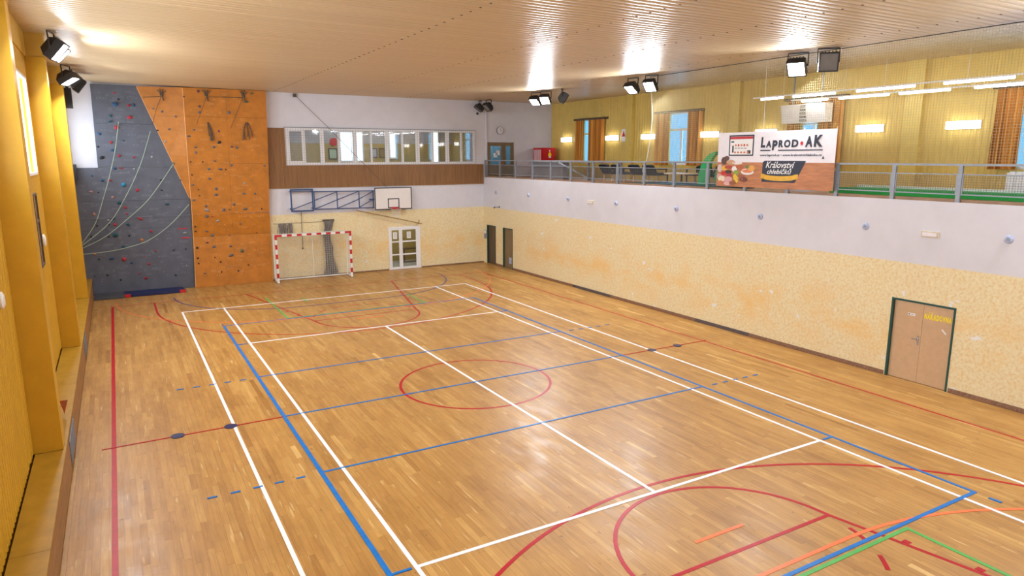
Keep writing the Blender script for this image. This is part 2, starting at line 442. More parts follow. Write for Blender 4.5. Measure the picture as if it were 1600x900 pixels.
# volleyball, blue
for x, w_ in ((-4.5, 0.075), (4.48, 0.055)): strip([(x, -9.03), (x, 9.03)], w_, m_lblue, label='blue sideline')
strip([(-4.5, -9.0), (4.5, -9.0)], W5, m_lblue, label='blue end line near the camera'); strip([(-4.5, 9.02), (4.5, 9.02)], 0.035, m_lblue, label='thin blue end line')
for y in (-3.0, 3.02): strip([(-4.5, y), (4.5, y)], 0.045, m_lblue, label='blue attack line')
strip([(-4.5, 0), (4.5, 0)], 0.045, m_lblue, label='blue centre line')
strip([(-7.8, -0.03), (-4.52, -0.02)], 0.035, m_lred, label='red half line on the bench side'); strip([(4.52, 0), (7.6, -0.02)], 0.035, m_lred, label='red half line on the wall side')
for x0 in (4.78, 5.13, 5.47, 5.82, 6.17):
    for sx in (-1, 1):
        for y in (-3.02, 2.97): strip([(sx*x0, y), (sx*(x0+0.15), y)], 0.045, m_lblue, 'court_dash')
for sx in (-1, 1):
    for y in (-6.42, 6.40): strip([(sx*4.2, y), (sx*4.48, y)], 0.045, m_lblue, 'court_dash')
strip([(4.465, -9.22), (4.48, -9.40)], 0.05, m_lblue, 'court_dash'); strip([(-4.52, 9.16), (-4.53, 9.26)], 0.05, m_lblue, 'court_dash')
for x in (-6.52, -5.55, 5.52, 6.47):
    mb = MB(); zz = 0.013+0.0001
    ring = arc(x, -0.02, 0.125, 0, 2*PI, 20)[:-1]
    mb.prism(ring, lambda u, v: (u, v, zz), lambda u, v: (u, v, 0.0005)); lab(mb.build('floor_socket', m_navy, floor), 'round dark blue socket cover')

# ---- ceiling: trapezoid sheet ribs running across the hall
b = MB()
prof = [(-8.8, 8.17), (-4.0, 8.05), (0, 8.03), (13.4, 8.02)]
ys = []
for k in range(int((17.1-YB)/0.2)+1):
    for dy, dz in ((0.0, 0.045), (0.010, 0.012), (0.035, 0.003), (0.10, 0.0), (0.165, 0.003), (0.190, 0.012)): ys.append((YB+0.2*k+dy, dz))
vs = [(x, yy, z+dz) for yy, dz in ys for x, z in prof]; n = len(prof)
fs = [(i*n+k, (i+1)*n+k, (i+1)*n+k+1, i*n+k+1) for i in range(len(ys)-1) for k in range(n-1)]
b.add(vs, fs)
ceiling = struct(b.build('ceiling', m_ceil, smooth=True), 'beige ribbed metal sheet ceiling')
b = MB(); b.box(-9.2, 13.6, YB-0.2, 17.2, 8.26, 8.4); b.build('roof_slab', m_cream, ceiling)
for x, z in ((-1.0, 8.03), (2.0, 8.03), (4.9, 8.025), (8.0, 8.024)):
    b = MB(); y = -12
    while y < 16.5:
        b.box(x-0.02, x+0.02, y+0.02, y+0.05, z-0.006, z+0.004); y += 0.4
    stuff(b.build('screw_row', m_ropeb, ceiling))

# ---- walls made of cells around their openings
def cells(u0, u1, v0, v1, holes, vsplit=()):
    us = sorted({u0, u1, *[h[0] for h in holes], *[h[1] for h in holes]}); us = [u for u in us if u0 <= u <= u1]
    vs = sorted({v0, v1, *vsplit, *[h[2] for h in holes], *[h[3] for h in holes]}); vs = [v for v in vs if v0 <= v <= v1]
    out = []
    for a, c in zip(us, us[1:]):
        for d, e in zip(vs, vs[1:]):
            mu, mv = (a+c)/2, (d+e)/2
            if not any(h[0] < mu < h[1] and h[2] < mv < h[3] for h in holes): out.append((a, c, d, e))
    return out
D1 = (-6.09, -4.60, -0.3, 1.975); ND1 = (15.66, 16.58, -0.3, 1.96); ND2 = (13.98, 14.92, -0.3, 1.96)
b = MB()
for y0, y1, z0, z1 in cells(YB, 17.2, -0.25, ZT, [D1, ND1, ND2], (ZP,)):
    b.box(XR, XR+0.28, y0, y1, z0, z1, 0 if z1 <= ZP+1e-4 else 1)
wall_right = struct(b.build('wall_right', [m_plaster, m_white]), 'long wall, sponged yellow plaster below and white band above')

FW = (-0.53, 8.60, 5.0, 6.58); FD = (3.95, 5.55, -0.3, 2.05); BD = (9.30, 10.80, 4.2, 6.06)
b = MB()
for x0, x1, z0, z1 in cells(-9.0, 13.4, -0.25, 8.26, [FW, FD, BD], (ZP,)):
    b.box(x0, x1, YF, YF+0.3, z0, z1, 0 if z1 <= ZP+1e-4 else 1)
wall_far = struct(b.build('wall_far', [m_plaster, m_white]), 'end wall, yellow plaster below and white paint above')
# slatted brown cladding around the window strip
def slats(x0, x1, z0, z1, mb, y=YF, p=0.066):
    x = x0
    while x < x1-0.01:
        mb.box(x, min(x+p-0.014, x1), y-0.045, y-0.008, z0, z1); x += p
    mb.box(x0, x1, y-0.018, y-0.002, z0, z1)
b = MB(); slats(-1.36, 9.04, 4.03, 4.97, b); slats(-1.36, -0.58, 4.97, 6.56, b); stuff(b.build('slat_cladding', m_brown, wall_far))
b = MB(); b.box(-1.36, 9.04, YF-0.05, YF-0.002, 3.99, 4.03); b.build('cladding_edge', m_brown, wall_far)

b = MB()
for y0, y1, z0, z1 in cells(YB, 17.2, 4.0, 8.26, [(a, c, 5.0, 7.1) for a, c in BWIN]):
    b.box(XB, XB+0.25, y0, y1, z0, z1)
wall_balcony = struct(b.build('wall_balcony', m_balc), 'yellow ribbed wall behind the gallery')
b = MB(); y = YB+0.1
holes = [(a, c, 5.0, 7.1) for a, c in BWIN]
while y < 16.85:
    segs = [(4.33, 8.02)]
    for a, c, z0, z1 in holes:
        if a-0.05 < y < c+0.05: segs = [(4.33, 5.0), (7.1, 8.02)]
    for z0, z1 in segs:
        b.add([(XB, y-0.05, z0), (XB-0.014, y-0.03, z0), (XB-0.014, y+0.03, z0), (XB, y+0.05, z0), (XB, y-0.05, z1), (XB-0.014, y-0.03, z1), (XB-0.014, y+0.03, z1), (XB, y+0.05, z1)],
              [(0,4,5,1), (1,5,6,2), (2,6,7,3), (0,1,2,3)])
    y += 0.16
stuff(b.build('sheet_ribs', m_balc, wall_balcony))
for yc, w in ((10.4, 0.42), (4.35, 0.42), (-2.3, 0.5), (-9.0, 0.5)):
    b = MB(); b.box(XB-0.16, XB-0.002, yc-w/2, yc+w/2, 4.33, 8.02); lab(b.build('pilaster', m_balcpil, wall_balcony), 'smooth yellow pilaster')
b = MB(); b.box(XR+0.001, 13.4, YB, YF, 4.10, ZT-0.002); b.box(XR+0.09, XR+0.13, YB, YF, ZT-0.002, ZT+0.065, 0)
struct(b.build('floor_balcony', m_balcfloor), 'brown gallery floor')
b = MB(); b.box(-9.0, 13.4, YB-0.2, YB, -0.2, 8.26); struct(b.build('wall_back', m_white))

# skirting of the long wall and the end wall
def skirting(segs, name):
    root = None
    for y0, y1, m in segs:
        mb = MB(); mb.box(XR-0.022, XR-0.001, y0, y1, 0.006, 0.11)
        o = mb.build('skirting_board' if root else name, m, root)
        root = root or struct(o)
skirting([(-15.0, -6.12, m_base), (-4.57, -0.35, m_base), (-0.35, 1.9, m_basedark), (1.9, 6.4, m_base), (6.4, 8.9, m_basedark), (8.82, 13.95, m_base), (14.95, 15.63, m_base)], 'baseboard_right')
b = MB(); b.box(5.6, XR-0.03, YF-0.02, YF-0.001, 0.006, 0.06); b.box(-1.4, 3.9, YF-0.02, YF-0.001, 0.006, 0.06); struct(b.build('baseboard_far', m_base))

# ---- left wall: ribbed yellow sheet, pillars, windows
LH = [(a, c, 4.96, 7.12) for a, c in BAYS]
b = MB()
for y0, y1, z0, z1 in cells(YB, 17.2, -0.2, 8.3, LH):
    b.box(XL-0.35, XL-0.03, y0, y1, z0, z1)
wall_left = struct(b.build('wall_left', m_yellow), 'golden yellow side wall with windows')
b = MB(); P_ = 0.155
for y0, y1, z0, z1 in cells(YB, 16.9, 0.74, 7.62, LH):
    k0 = math.ceil((y0+0.02)/P_); k1 = math.floor((y1-0.02)/P_)
    for k in range(k0, k1):
        y = k*P_
        b.add([(XL-0.03, y, z0), (XL, y+0.04, z0), (XL, y+0.10, z0), (XL-0.03, y+0.14, z0), (XL-0.03, y, z1), (XL, y+0.04, z1), (XL, y+0.10, z1), (XL-0.03, y+0.14, z1)],
              [(0,1,5,4), (1,2,6,5), (2,3,7,6), (0,3,2,1)])
stuff(b.build('sheet_ribs', m_yellow, wall_left))
b = MB(); b.box(XL-0.03, XL+0.03, YB, 16.9, 7.62, 8.3); lab(b.build('top_board', m_yellowdark, wall_left), 'darker mustard board under the ceiling')
PILL = (-15.8, -8.65, -1.55, 5.60, 12.50)
for y in PILL:
    b = MB(); b.box(XL-0.02, -8.25, y, y+0.42, 0.705, 7.62); lab(b.build('pillar', m_yellow, wall_left), 'square yellow pillar')
    b = MB(); b.box(XL+0.02, -8.235, y+0.03, y+0.42, 7.60, 8.2); lab(b.build('pillar_head', m_yellowdark, wall_left), 'darker mustard beam end above pillar')
for i, (a, c) in enumerate(BAYS):
    fr = MB(); x0, x1 = XL-0.06, XL+0.012
    fr.box(x0, x1, a, c, 4.96, 5.02); fr.box(x0, x1, a, c, 7.06, 7.12); k = 4
    for j in range(k+1):
        y = a+(c-a)*j/k; fr.box(x0, x1, max(a, y-0.03), min(c, y+0.03), 5.02, 7.06)
    w = struct(fr.build('window_%d' % (i+1), m_pvc), 'bright white framed side window between yellow pillars')
    for j in range(k):
        pn = MB(); pn.box(XL-0.012, XL-0.004, a+(c-a)*j/k+0.03, a+(c-a)*(j+1)/k-0.03, 5.02, 7.06); pn.build('pane', m_sglass, w)

# ---- radiator bench along the left wall
bench = thing('radiator_bench', 'long low yellow topped bench with brown board front along the left wall', 'bench', (-8.43, 0, 0))
prev = YB+0.1
for y in PILL+(16.75,):
    if y-prev > 0.3:
        L = (y-prev)/2
        for j in range(2):
            b = MB(); b.box(XL+0.01, -8.215, prev+j*L+0.004, prev+(j+1)*L-0.004, 0.665, 0.70); lab(b.build('top_board', m_ledge, bench), 'yellow varnished top board')
    if y < 16: b = MB(); b.box(-8.249, -8.215, y-0.003, y+0.424, 0.665, 0.70); lab(b.build('top_board', m_ledge, bench), 'narrow yellow board in front of the pillar')
    prev = y+0.425
y = YB+0.1
while y < 16.0:
    y1 = min(y+2.4, 16.72)
    for z0, z1 in ((0.055, 0.355), (0.362, 0.662)):
        b = MB(); b.box(-8.25, -8.222, y+0.004, y1-0.004, z0, z1); b.build('front_board', m_front, bench)
    y = y1
b = MB(); b.box(-8.30, -8.25, YB+0.1, 16.72, 0.004, 0.66); b.build('carcass', m_darkdoor, bench)
for y0, y1 in ((-0.85, 0.45), (6.5, 7.8), (-7.6, -6.2)):
    b = MB(); b.box(-8.222, -8.216, y0, y1, 0.10, 0.60)
    g = lab(b.build('grille', m_darksteel, bench), 'dark grey metal ventilation grille')
    b = MB(); z = 0.13
    while z < 0.58: b.box(-8.216, -8.208, y0+0.03, y1-0.03, z, z+0.018); z += 0.045
    stuff(b.build('louvre', m_steel, g))

# ---- far windows: six white units with two panes each
mx = [-0.53, 1.02, 2.51, 4.03, 5.55, 7.09, 8.60]
for i in range(6):
    x0, x1 = mx[i], mx[i+1]; fr = MB(); ya, yb = YF-0.03, YF+0.08
    fr.box(x0, x1, ya, yb, 5.0, 5.10); fr.box(x0, x1, ya, yb, 6.49, 6.58)
    xm = (x0+x1)/2; fw = 0.085
    fr.box(x0, x0+fw, ya, yb, 5.1, 6.49); fr.box(x1-fw, x1, ya, yb, 5.1, 6.49); fr.box(xm-0.04, xm+0.04, ya, yb, 5.1, 6.49)
    w = struct(fr.build('window_%d' % (i+6), m_pvc), 'white two pane window of the strip above the cladding')
    for q, (a, c) in enumerate(((x0+fw, xm-0.04), (xm+0.04, x1-fw))):
        p = MB(); p.box(a, c, YF+0.02, YF+0.03, 5.1, 6.49); p.build('pane', m_glass, w)
    if i == 0:
        p = MB(); t = 0.06
        p.box(x0+fw, xm-0.04, ya-0.02, yb-0.05, 5.1, 5.1+t); p.box(x0+fw, xm-0.04, ya-0.02, yb-0.05, 6.49-t, 6.49)
        p.box(x0+fw, x0+fw+t, ya-0.02, yb-0.05, 5.1+t, 6.49-t); p.box(xm-0.04-t, xm-0.04, ya-0.02, yb-0.05, 5.1+t, 6.49-t)
        lab(p.build('sash', m_pvc, w), 'white opening sash')
b = MB(); b.box(-0.6, 8.62, YF-0.06, YF-0.02, 6.58, 6.61); o = b.build('net_rail', m_steel, wall_far)

# room seen behind the strip of windows
b = MB(); RY = 20.9
b.box(-1.2, 9.2, RY, RY+0.1, 3.9, 6.0, 0); b.box(-1.2, 9.2, RY, RY+0.1, 6.0, 7.6, 1)
b.box(-1.3, -1.2, YF+0.3, RY, 3.9, 7.6, 0); b.box(9.2, 9.3, YF+0.3, RY, 3.9, 7.6, 0)
b.box(-1.3, 9.3, YF+0.3, RY, 3.8, 3.9, 1); b.box(-1.3, 9.3, YF+0.3, RY, 7.6, 7.7, 1)
room = struct(b.build('wall_room', [m_roomyellow, m_roomwhite]), 'ochre and grey room behind the strip of windows')
for k, (x0, x1, z0, z1) in enumerate(((2.98, 4.12, 5.15, 6.55), (7.95, 8.35, 4.95, 6.7), (5.6, 5.9, 5.3, 6.5))):
    fr = MB(); fr.box(x0-0.06, x1+0.06, RY-0.04, RY-0.001, z0-0.06, z1+0.06)
    w = struct(fr.build('window_%d' % (k+12), m_pvc), 'daylit window in the room behind the glass')
    nn = 2 if x1-x0 > 0.8 else 1
    for j in range(nn):
        p = MB(); L = (x1-x0)/nn; p.box(x0+j*L+0.02, x0+(j+1)*L-0.02, RY-0.05, RY-0.041, z0, z1); p.build('pane', m_winlit, w)
def room_fill(loc, e, sx, sy):  # added area light without a fitting, brightens the room it hangs in
    l = bpy.data.lights.new('added_room_fill', 'AREA'); l.shape = 'RECTANGLE'; l.size = sx; l.size_y = sy; l.energy = e; l.color = (1, .95, .85)
    o = bpy.data.objects.new('added_room_fill', l); COL.objects.link(o); o.location = loc
room_fill((4, 19.2, 7.55), 90, 6, 0.6)
b = MB(); ring = [(2.64+0.2*math.cos(t*PI/12), 6.08+0.2*math.sin(t*PI/12)) for t in range(24)]
b.prism(ring, lambda u, v: (u, RY-0.001, v), lambda u, v: (u, RY-0.05, v))
tag(b.build('wall_disc', m_red), 'red round disc on the wall of the room behind the glass', 'disc')
def picture(x0, x1, z0, z1, label, m2, y=RY):
    r = thing('framed_picture', label, 'picture', ((x0+x1)/2, y-0.02, z0))
    b = MB(); t = 0.04
    b.box(x0, x1, y-0.04, y-0.002, z0, z0+t); b.box(x0, x1, y-0.04, y-0.002, z1-t, z1); b.box(x0, x0+t, y-0.04, y-0.002, z0+t, z1-t); b.box(x1-t, x1, y-0.04, y-0.002, z0+t, z1-t)
    b.build('frame', m_black, r); b = MB(); b.box(x0+t, x1-t, y-0.02, y-0.002, z0+t, z1-t); b.build('print', m2, r)
picture(2.36, 2.8, 5.22, 5.76, 'small framed picture with pale green print under the red disc', m_ropeg)
picture(4.5, 4.9, 5.3, 5.78, 'dark framed picture left of the pair behind the glass', m_roomwhite); picture(5.0, 5.4, 5.3, 5.78, 'dark framed picture right of the pair behind the glass', m_doorbrown)

# protective net in front of the far windows
def netgrid(mb, u0, u1, v0, v1, step, t, f):
    """f(u,v,w): surface point; square cord bars in both directions"""
    n = max(1, round((u1-u0)/step))
    for i in range(n+1):
        u = u0+(u1-u0)*i/n; mb.bar(f(u, v0), f(u, v1), t)
    n = max(1, round((v1-v0)/step))
    for i in range(n+1):
        v = v0+(v1-v0)*i/n; mb.bar(f(u0, v), f(u1, v), t)
b = MB(); netgrid(b, -0.55, 8.6, 4.98, 6.58, 0.11, 0.006, lambda u, v: (u, YF-0.075, v))
o = b.build('window_net', m_netgrey); tag(o, 'dark protective net stretched over the strip of windows', 'net'); 

# ---- doors
def wbox(mb, y0, y1, z0, z1, x0, x1, mi=0): mb.box(x0, x1, y0, y1, z0, z1, mi)
def right_door(name, D, label, leaves, mleaf, jamb=0.14):
    y0, y1, _, z1 = D; b = MB(); t = 0.045
    b.box(XR-0.012, XR+0.2, y1-t, y1, 0.004, z1); b.box(XR-0.012, XR+0.2, y0, y0+t, 0.004, z1); b.box(XR-0.012, XR+0.2, y0+t, y1-t, z1-t, z1)
    b.box(XR+0.2, XR+0.27, y0, y1, 0.004, z1)
    d = struct(b.build(name, m_greenframe), label); n = leaves
    for j in range(n):
        a = y0+t+(y1-y0-2*t)*j/n; c = y0+t+(y1-y0-2*t)*(j+1)/n
        p = MB(); p.box(XR+jamb-0.04, XR+jamb, a+0.003, c-0.003, 0.008, z1-t-0.003); yield d, p.build('door_leaf', mleaf, d)
L = list(right_door('door_1', D1, 'light brown double door in dark green frame, yellow lettering on it', 2, m_beech, 0.10))
d, leafR, leafL = L[0][0], L[0][1], L[1][1]
xs = XR+0.06
b = MB(); b.box(xs-0.008, xs-0.0005, -5.30, -5.26, 0.92, 1.14); hp = lab(b.build('handle_plate', m_chrome, leafL), 'grey metal handle plate')
b = MB(); b.bar((xs-0.05, -5.28, 1.06), (xs-0.05, -5.15, 1.06), 0.022); b.bar((xs-0.008, -5.28, 1.06), (xs-0.05, -5.28, 1.06), 0.02); lab(b.build('handle', m_chrome, leafL), 'grey lever handle')
def wall_text(s, y0, y1, z0, z1, x, m, parent, name='lettering', bold=0.0, shear=0):
    vs, fs = text_poly(s, shear, bold); b = MB()
    b.add([(x, y0+(y1-y0)*u, z0+(z1-z0)*v) for u, v in vs], fs); return b.build(name, m, parent)
b = MB(); lw = 0.0690
for k, chx in enumerate('NARADOVNA'):
    vs_, fs_ = text_poly(chx, 0, 0.055); y0 = -5.375-k*lw
    b.add([(xs-0.002, y0-lw*0.9*u, 1.585+0.135*v) for u, v in vs_], fs_)
    if k == 1: b.add([(xs-0.002, y0-lw*q, 1.585+z) for q, z in ((0.40, 0.145), (0.58, 0.145), (0.78, 0.178), (0.58, 0.178))], [(0,1,2,3)])
    if k == 2: b.add([(xs-0.002, y0-lw*q, 1.585+z) for q, z in ((0.12, 0.178), (0.30, 0.178), (0.45, 0.160), (0.60, 0.178), (0.78, 0.178), (0.52, 0.143), (0.38, 0.143))], [(0,1,2,6), (2,3,4,5), (2,5,6)])
lab(b.build('lettering', m_yletter, leafR), 'yellow capital lettering')
b = MB(); b.box(xs-0.004, xs-0.0005, -5.16, -4.99, 1.60, 1.66); s_ = lab(b.build('sign', m_paper, leafL), 'small white door sign')
b = MB(); b.box(xs-0.006, xs-0.0045, -5.03, -5.005, 1.613, 1.647); b.box(xs-0.006, xs-0.0045, -5.13, -5.05, 1.626, 1.632); b.build('print', m_ink, leafL)
b = MB(); b.bar((xs-0.003, -5.80, 1.41), (xs-0.003, -5.90, 1.315), 0.005, 0.035, upv=(0, 0.7, 0.7)); lab(b.build('tape', m_paper, leafR), 'short strip of white tape')
L = list(right_door('door_2', ND1, 'narrow dark door next to the corner', 1, m_darkdoor, 0.10))
L = list(right_door('door_3', ND2, 'narrow olive brown door, second from the corner', 1, m_doorbrown, 0.10))
b = MB(); b.box(XR+0.04, XR+0.058, 14.15, 14.4, 0.25, 0.55); lab(b.build('leaf_sticker', m_disc, L[0][1]), 'blue grey sticker low on the door')

# white glazed double door in the end wall
b = MB(); x0, x1 = 3.95, 5.55; t = 0.07
b.box(x0, x0+t, YF-0.03, YF+0.1, 0.005, 2.05); b.box(x1-t-0.06, x1, YF-0.03, YF+0.1, 0.005, 2.05); b.box(x0+t, x1-t-0.06, YF-0.03, YF+0.1, 1.97, 2.05)
dw = struct(b.build('door_4', m_pvc), 'white glazed double door with papers taped to the panes')
for (a, c, wd) in ((4.02, 4.53, 0.07), (4.53, 5.42, 0.095)):
    b = MB(); ya, yb = YF-0.035, YF+0.03
    b.box(a+0.003, a+wd, ya, yb, 0.012, 1.965); b.box(c-wd, c-0.003, ya, yb, 0.012, 1.965)
    for z0, z1 in ((0.012, 0.12), (0.69, 0.75), (1.31, 1.37), (1.90, 1.965)): b.box(a+wd, c-wd, ya, yb, z0, z1)
    lf = b.build('door_leaf', m_pvc, dw)
    for z0, z1 in ((0.12, 0.69), (0.75, 1.31), (1.37, 1.90)):
        p = MB(); p.box(a+wd, c-wd, YF-0.01, YF, z0, z1); p.build('pane', m_dglass, lf)
    p = MB(); xm = (a+c)/2; p.box(xm-0.11, xm+0.09, YF-0.018, YF-0.0105, 1.48, 1.80); pp = lab(p.build('paper_notice', m_paper, lf), 'white paper notice')
    p = MB()
    for k in range(5): p.box(xm-0.07, xm+0.05, YF-0.0195, YF-0.0182, 1.74-k*0.045, 1.75-k*0.045)
    p.build('print', m_ink, lf)
p = MB(); p.bar((4.60, YF-0.07, 1.04), (4.48, YF-0.07, 1.04), 0.025); p.bar((4.585, YF-0.036, 1.04), (4.585, YF-0.08, 1.04), 0.02); lab(p.build('handle', m_pvc, dw), 'white lever handle')
# corridor room behind it
b = MB(); b.box(2.4, 7.6, 19.6, 19.7, -0.1, 3.0); b.box(2.3, 2.4, YF+0.3, 19.7, -0.1, 3.0); b.box(7.6, 7.7, YF+0.3, 19.7, -0.1, 3.0); b.box(2.3, 7.7, YF+0.3, 19.7, 2.9, 3.0, 1); b.box(2.3, 7.7, YF+0.3, 19.7, -0.1, 0.0, 1)
struct(b.build('wall_corridor', [m_roomyellow, m_roomwhite]), 'dim ochre corridor behind the glazed door')
room_fill((5, 18.5, 2.85), 35, 2, 0.4)
bn = thing('bench', 'dark bench standing in the corridor behind the glazed door', 'bench', (5.9, 18.9, 0))
b = MB(); b.box(5.3, 6.7, 18.7, 19.1, 0.68, 0.74); b.build('seat', m_darkdoor, bn)
for xx in (5.4, 6.6):
    for yy in (18.75, 19.05): b = MB(); b.box(xx-0.02, xx+0.02, yy-0.02, yy+0.02, 0.001, 0.68); b.build('leg', m_black, bn)

# brown gallery door
b = MB(); x0, x1, z1 = 9.32, 10.80, 6.05; t = 0.07
b.box(x0, x0+t, YF-0.03, YF+0.1, ZT, z1); b.box(x1-t, x1, YF-0.03, YF+0.1, ZT, z1); b.box(x0+t, x1-t, YF-0.03, YF+0.1, z1-t, z1)
db = struct(b.build('door_5', m_doorbrown), 'olive brown gallery door with two glass panes and papers')
for a, c, ga, gc in ((9.39, 10.20, 9.46, 10.08), (10.20, 10.73, 10.34, 10.62)):
    b = MB(); ya, yb = YF-0.025, YF+0.03
    b.box(a+0.002, ga, ya, yb, ZT+0.01, z1-t); b.box(gc, c-0.002, ya, yb, ZT+0.01, z1-t); b.box(ga, gc, ya, yb, ZT+0.01, 4.95); b.box(ga, gc, ya, yb, 5.86, z1-t)
    lf = b.build('door_leaf', m_doorbrown, db)
    p = MB(); p.box(ga, gc, YF-0.005, YF+0.005, 4.95, 5.86); lab(p.build('pane', m_bglass, lf), 'blue tinted door pane')
for xx, zz in ((9.78, 5.42), (9.64, 5.30)):
    p = MB(); p.box(xx, xx+0.21, YF-0.012, YF-0.006, zz, zz+0.22); lab(p.build('paper_notice', m_paper, db), 'white paper notice')
b = MB(); b.box(9.0, 11.2, 18.6, 18.7, 4.2, 6.6); b.box(9.0, 9.02, 17.25, 18.6, 4.2, 6.6); b.box(11.2, 11.22, 17.25, 18.6, 4.2, 6.6); b.box(9.0, 11.2, 17.25, 18.6, 6.6, 6.62); struct(b.build('wall_stairwell', m_roomwhite), 'grey stairwell behind the gallery door')
room_fill((10.1, 17.9, 6.55), 25, 1, 0.4)
b = MB(); b.box(9.2, 9.26, YF-0.045, YF-0.001, ZT, 8.02); struct(b.build('trim_1', m_white))

# ---- gallery windows and curtains
for i, (a, c) in enumerate(BWIN):
    fr = MB(); x0, x1 = XB+0.02, XB+0.09; ym = (a+c)/2; t = 0.06
    fr.box(x0, x1, a, c, 5.0, 5.07); fr.box(x0, x1, a, c, 7.03, 7.1); fr.box(x0, x1, a, a+t, 5.07, 7.03); fr.box(x0, x1, c-t, c, 5.07, 7.03)
    fr.box(x0, x1, ym-0.05, ym+0.05, 5.07, 6.36); fr.box(x0, x1, a+t, c-t, 6.36, 6.46)
    w = struct(fr.build('window_%d' % (i+16), m_pvc), 'white framed gallery window with bluish panes')
    for (ya, yb, z0, z1) in ((a+t, ym-0.05, 5.07, 6.36), (ym+0.05, c-t, 5.07, 6.36), (a+t, c-t, 6.46, 7.03)):
        p = MB(); p.box(XB+0.05, XB+0.06, ya, yb, z0, z1); p.build('pane', m_bglass, w)
def curtain_half(mb, y0, y1, z0, z1, x, folds, seed):
    rnd = random.Random(seed); n = folds*8; rows = 8; ph = rnd.random()*6; vs = []; fs = []
    for off in (0, 0.012):
        for j in range(rows+1):
            z = z0+(z1-z0)*j/rows; fl_ = 0.085*(1-0.35*j/rows)
            for i in range(n+1):
                u = i/n; y = y0+(y1-y0)*u+0.015*math.sin(3*u+j*0.4+ph)
                vs.append((x+fl_*math.sin(2*PI*folds*u+ph+0.5*math.sin(5*u+ph))-off, y, z))
    K = (n+1)*(rows+1)
    for j in range(rows):
        for i in range(n):
            a = j*(n+1)+i; fs += [(a, a+1, a+n+2, a+n+1), (a+K, a+n+1+K, a+n+2+K, a+1+K)]
    mb.add(vs, fs)
cl_ = [('orange curtain pair around the narrow window nearest the end wall', (13.72, 14.45), (12.25, 13.42), 5.02, 7.06, (12.05, 14.55)),
       ('orange curtain pair at the second gallery window, behind the net', (7.72, 8.60), (6.0, 6.75), 4.98, 7.08, (5.95, 8.65)),
       ('orange curtain pair behind the banner and the white air heater', (1.4, 2.0), (-0.1, 0.75), 4.98, 7.16, (-0.2, 2.1)),
       ('orange curtain pair at the right edge of the gallery', (-5.15, -4.5), (-7.6, -6.9), 5.0, 7.05, (-7.7, -4.4))]
for k, (label, h1, h2, z0, z1, rail) in enumerate(cl_):
    r = thing('curtain', label, 'curtain', (XB-0.1, (h1[0]+h2[1])/2, z0))
    for q, (a, c) in enumerate((h1, h2)):
        b = MB(); curtain_half(b, a, c, z0, z1, XB-0.14, 4 if c-a < 0.9 else 5, k*2+q); b.build('curtain_panel', m_curtain, r, smooth=True)
    b = MB(); b.box(XB-0.25, XB-0.03, rail[0], rail[1], z1, z1+0.09); lab(b.build('curtain_rail', m_darkdoor, r), 'brown curtain rail board')
b = MB(); x0 = XB-0.14
rd = thing('radiator', 'white panel radiator under the window at the right edge of the gallery', 'radiator', (x0, -6.0, 4.45))
for k in range(12): b.box(x0-0.05, x0+0.05, -6.9+k*0.16, -6.78+k*0.16, 4.42, 4.95)
b.box(x0-0.03, x0+0.03, -6.95, -4.95, 4.45, 4.92); b.build('panel', m_cream, rd)
for yy in (-6.6, -5.3): b = MB(); b.box(x0+0.05, XB-0.031, yy-0.02, yy+0.02, 4.6, 4.8); b.build('bracket', m_cream, rd)

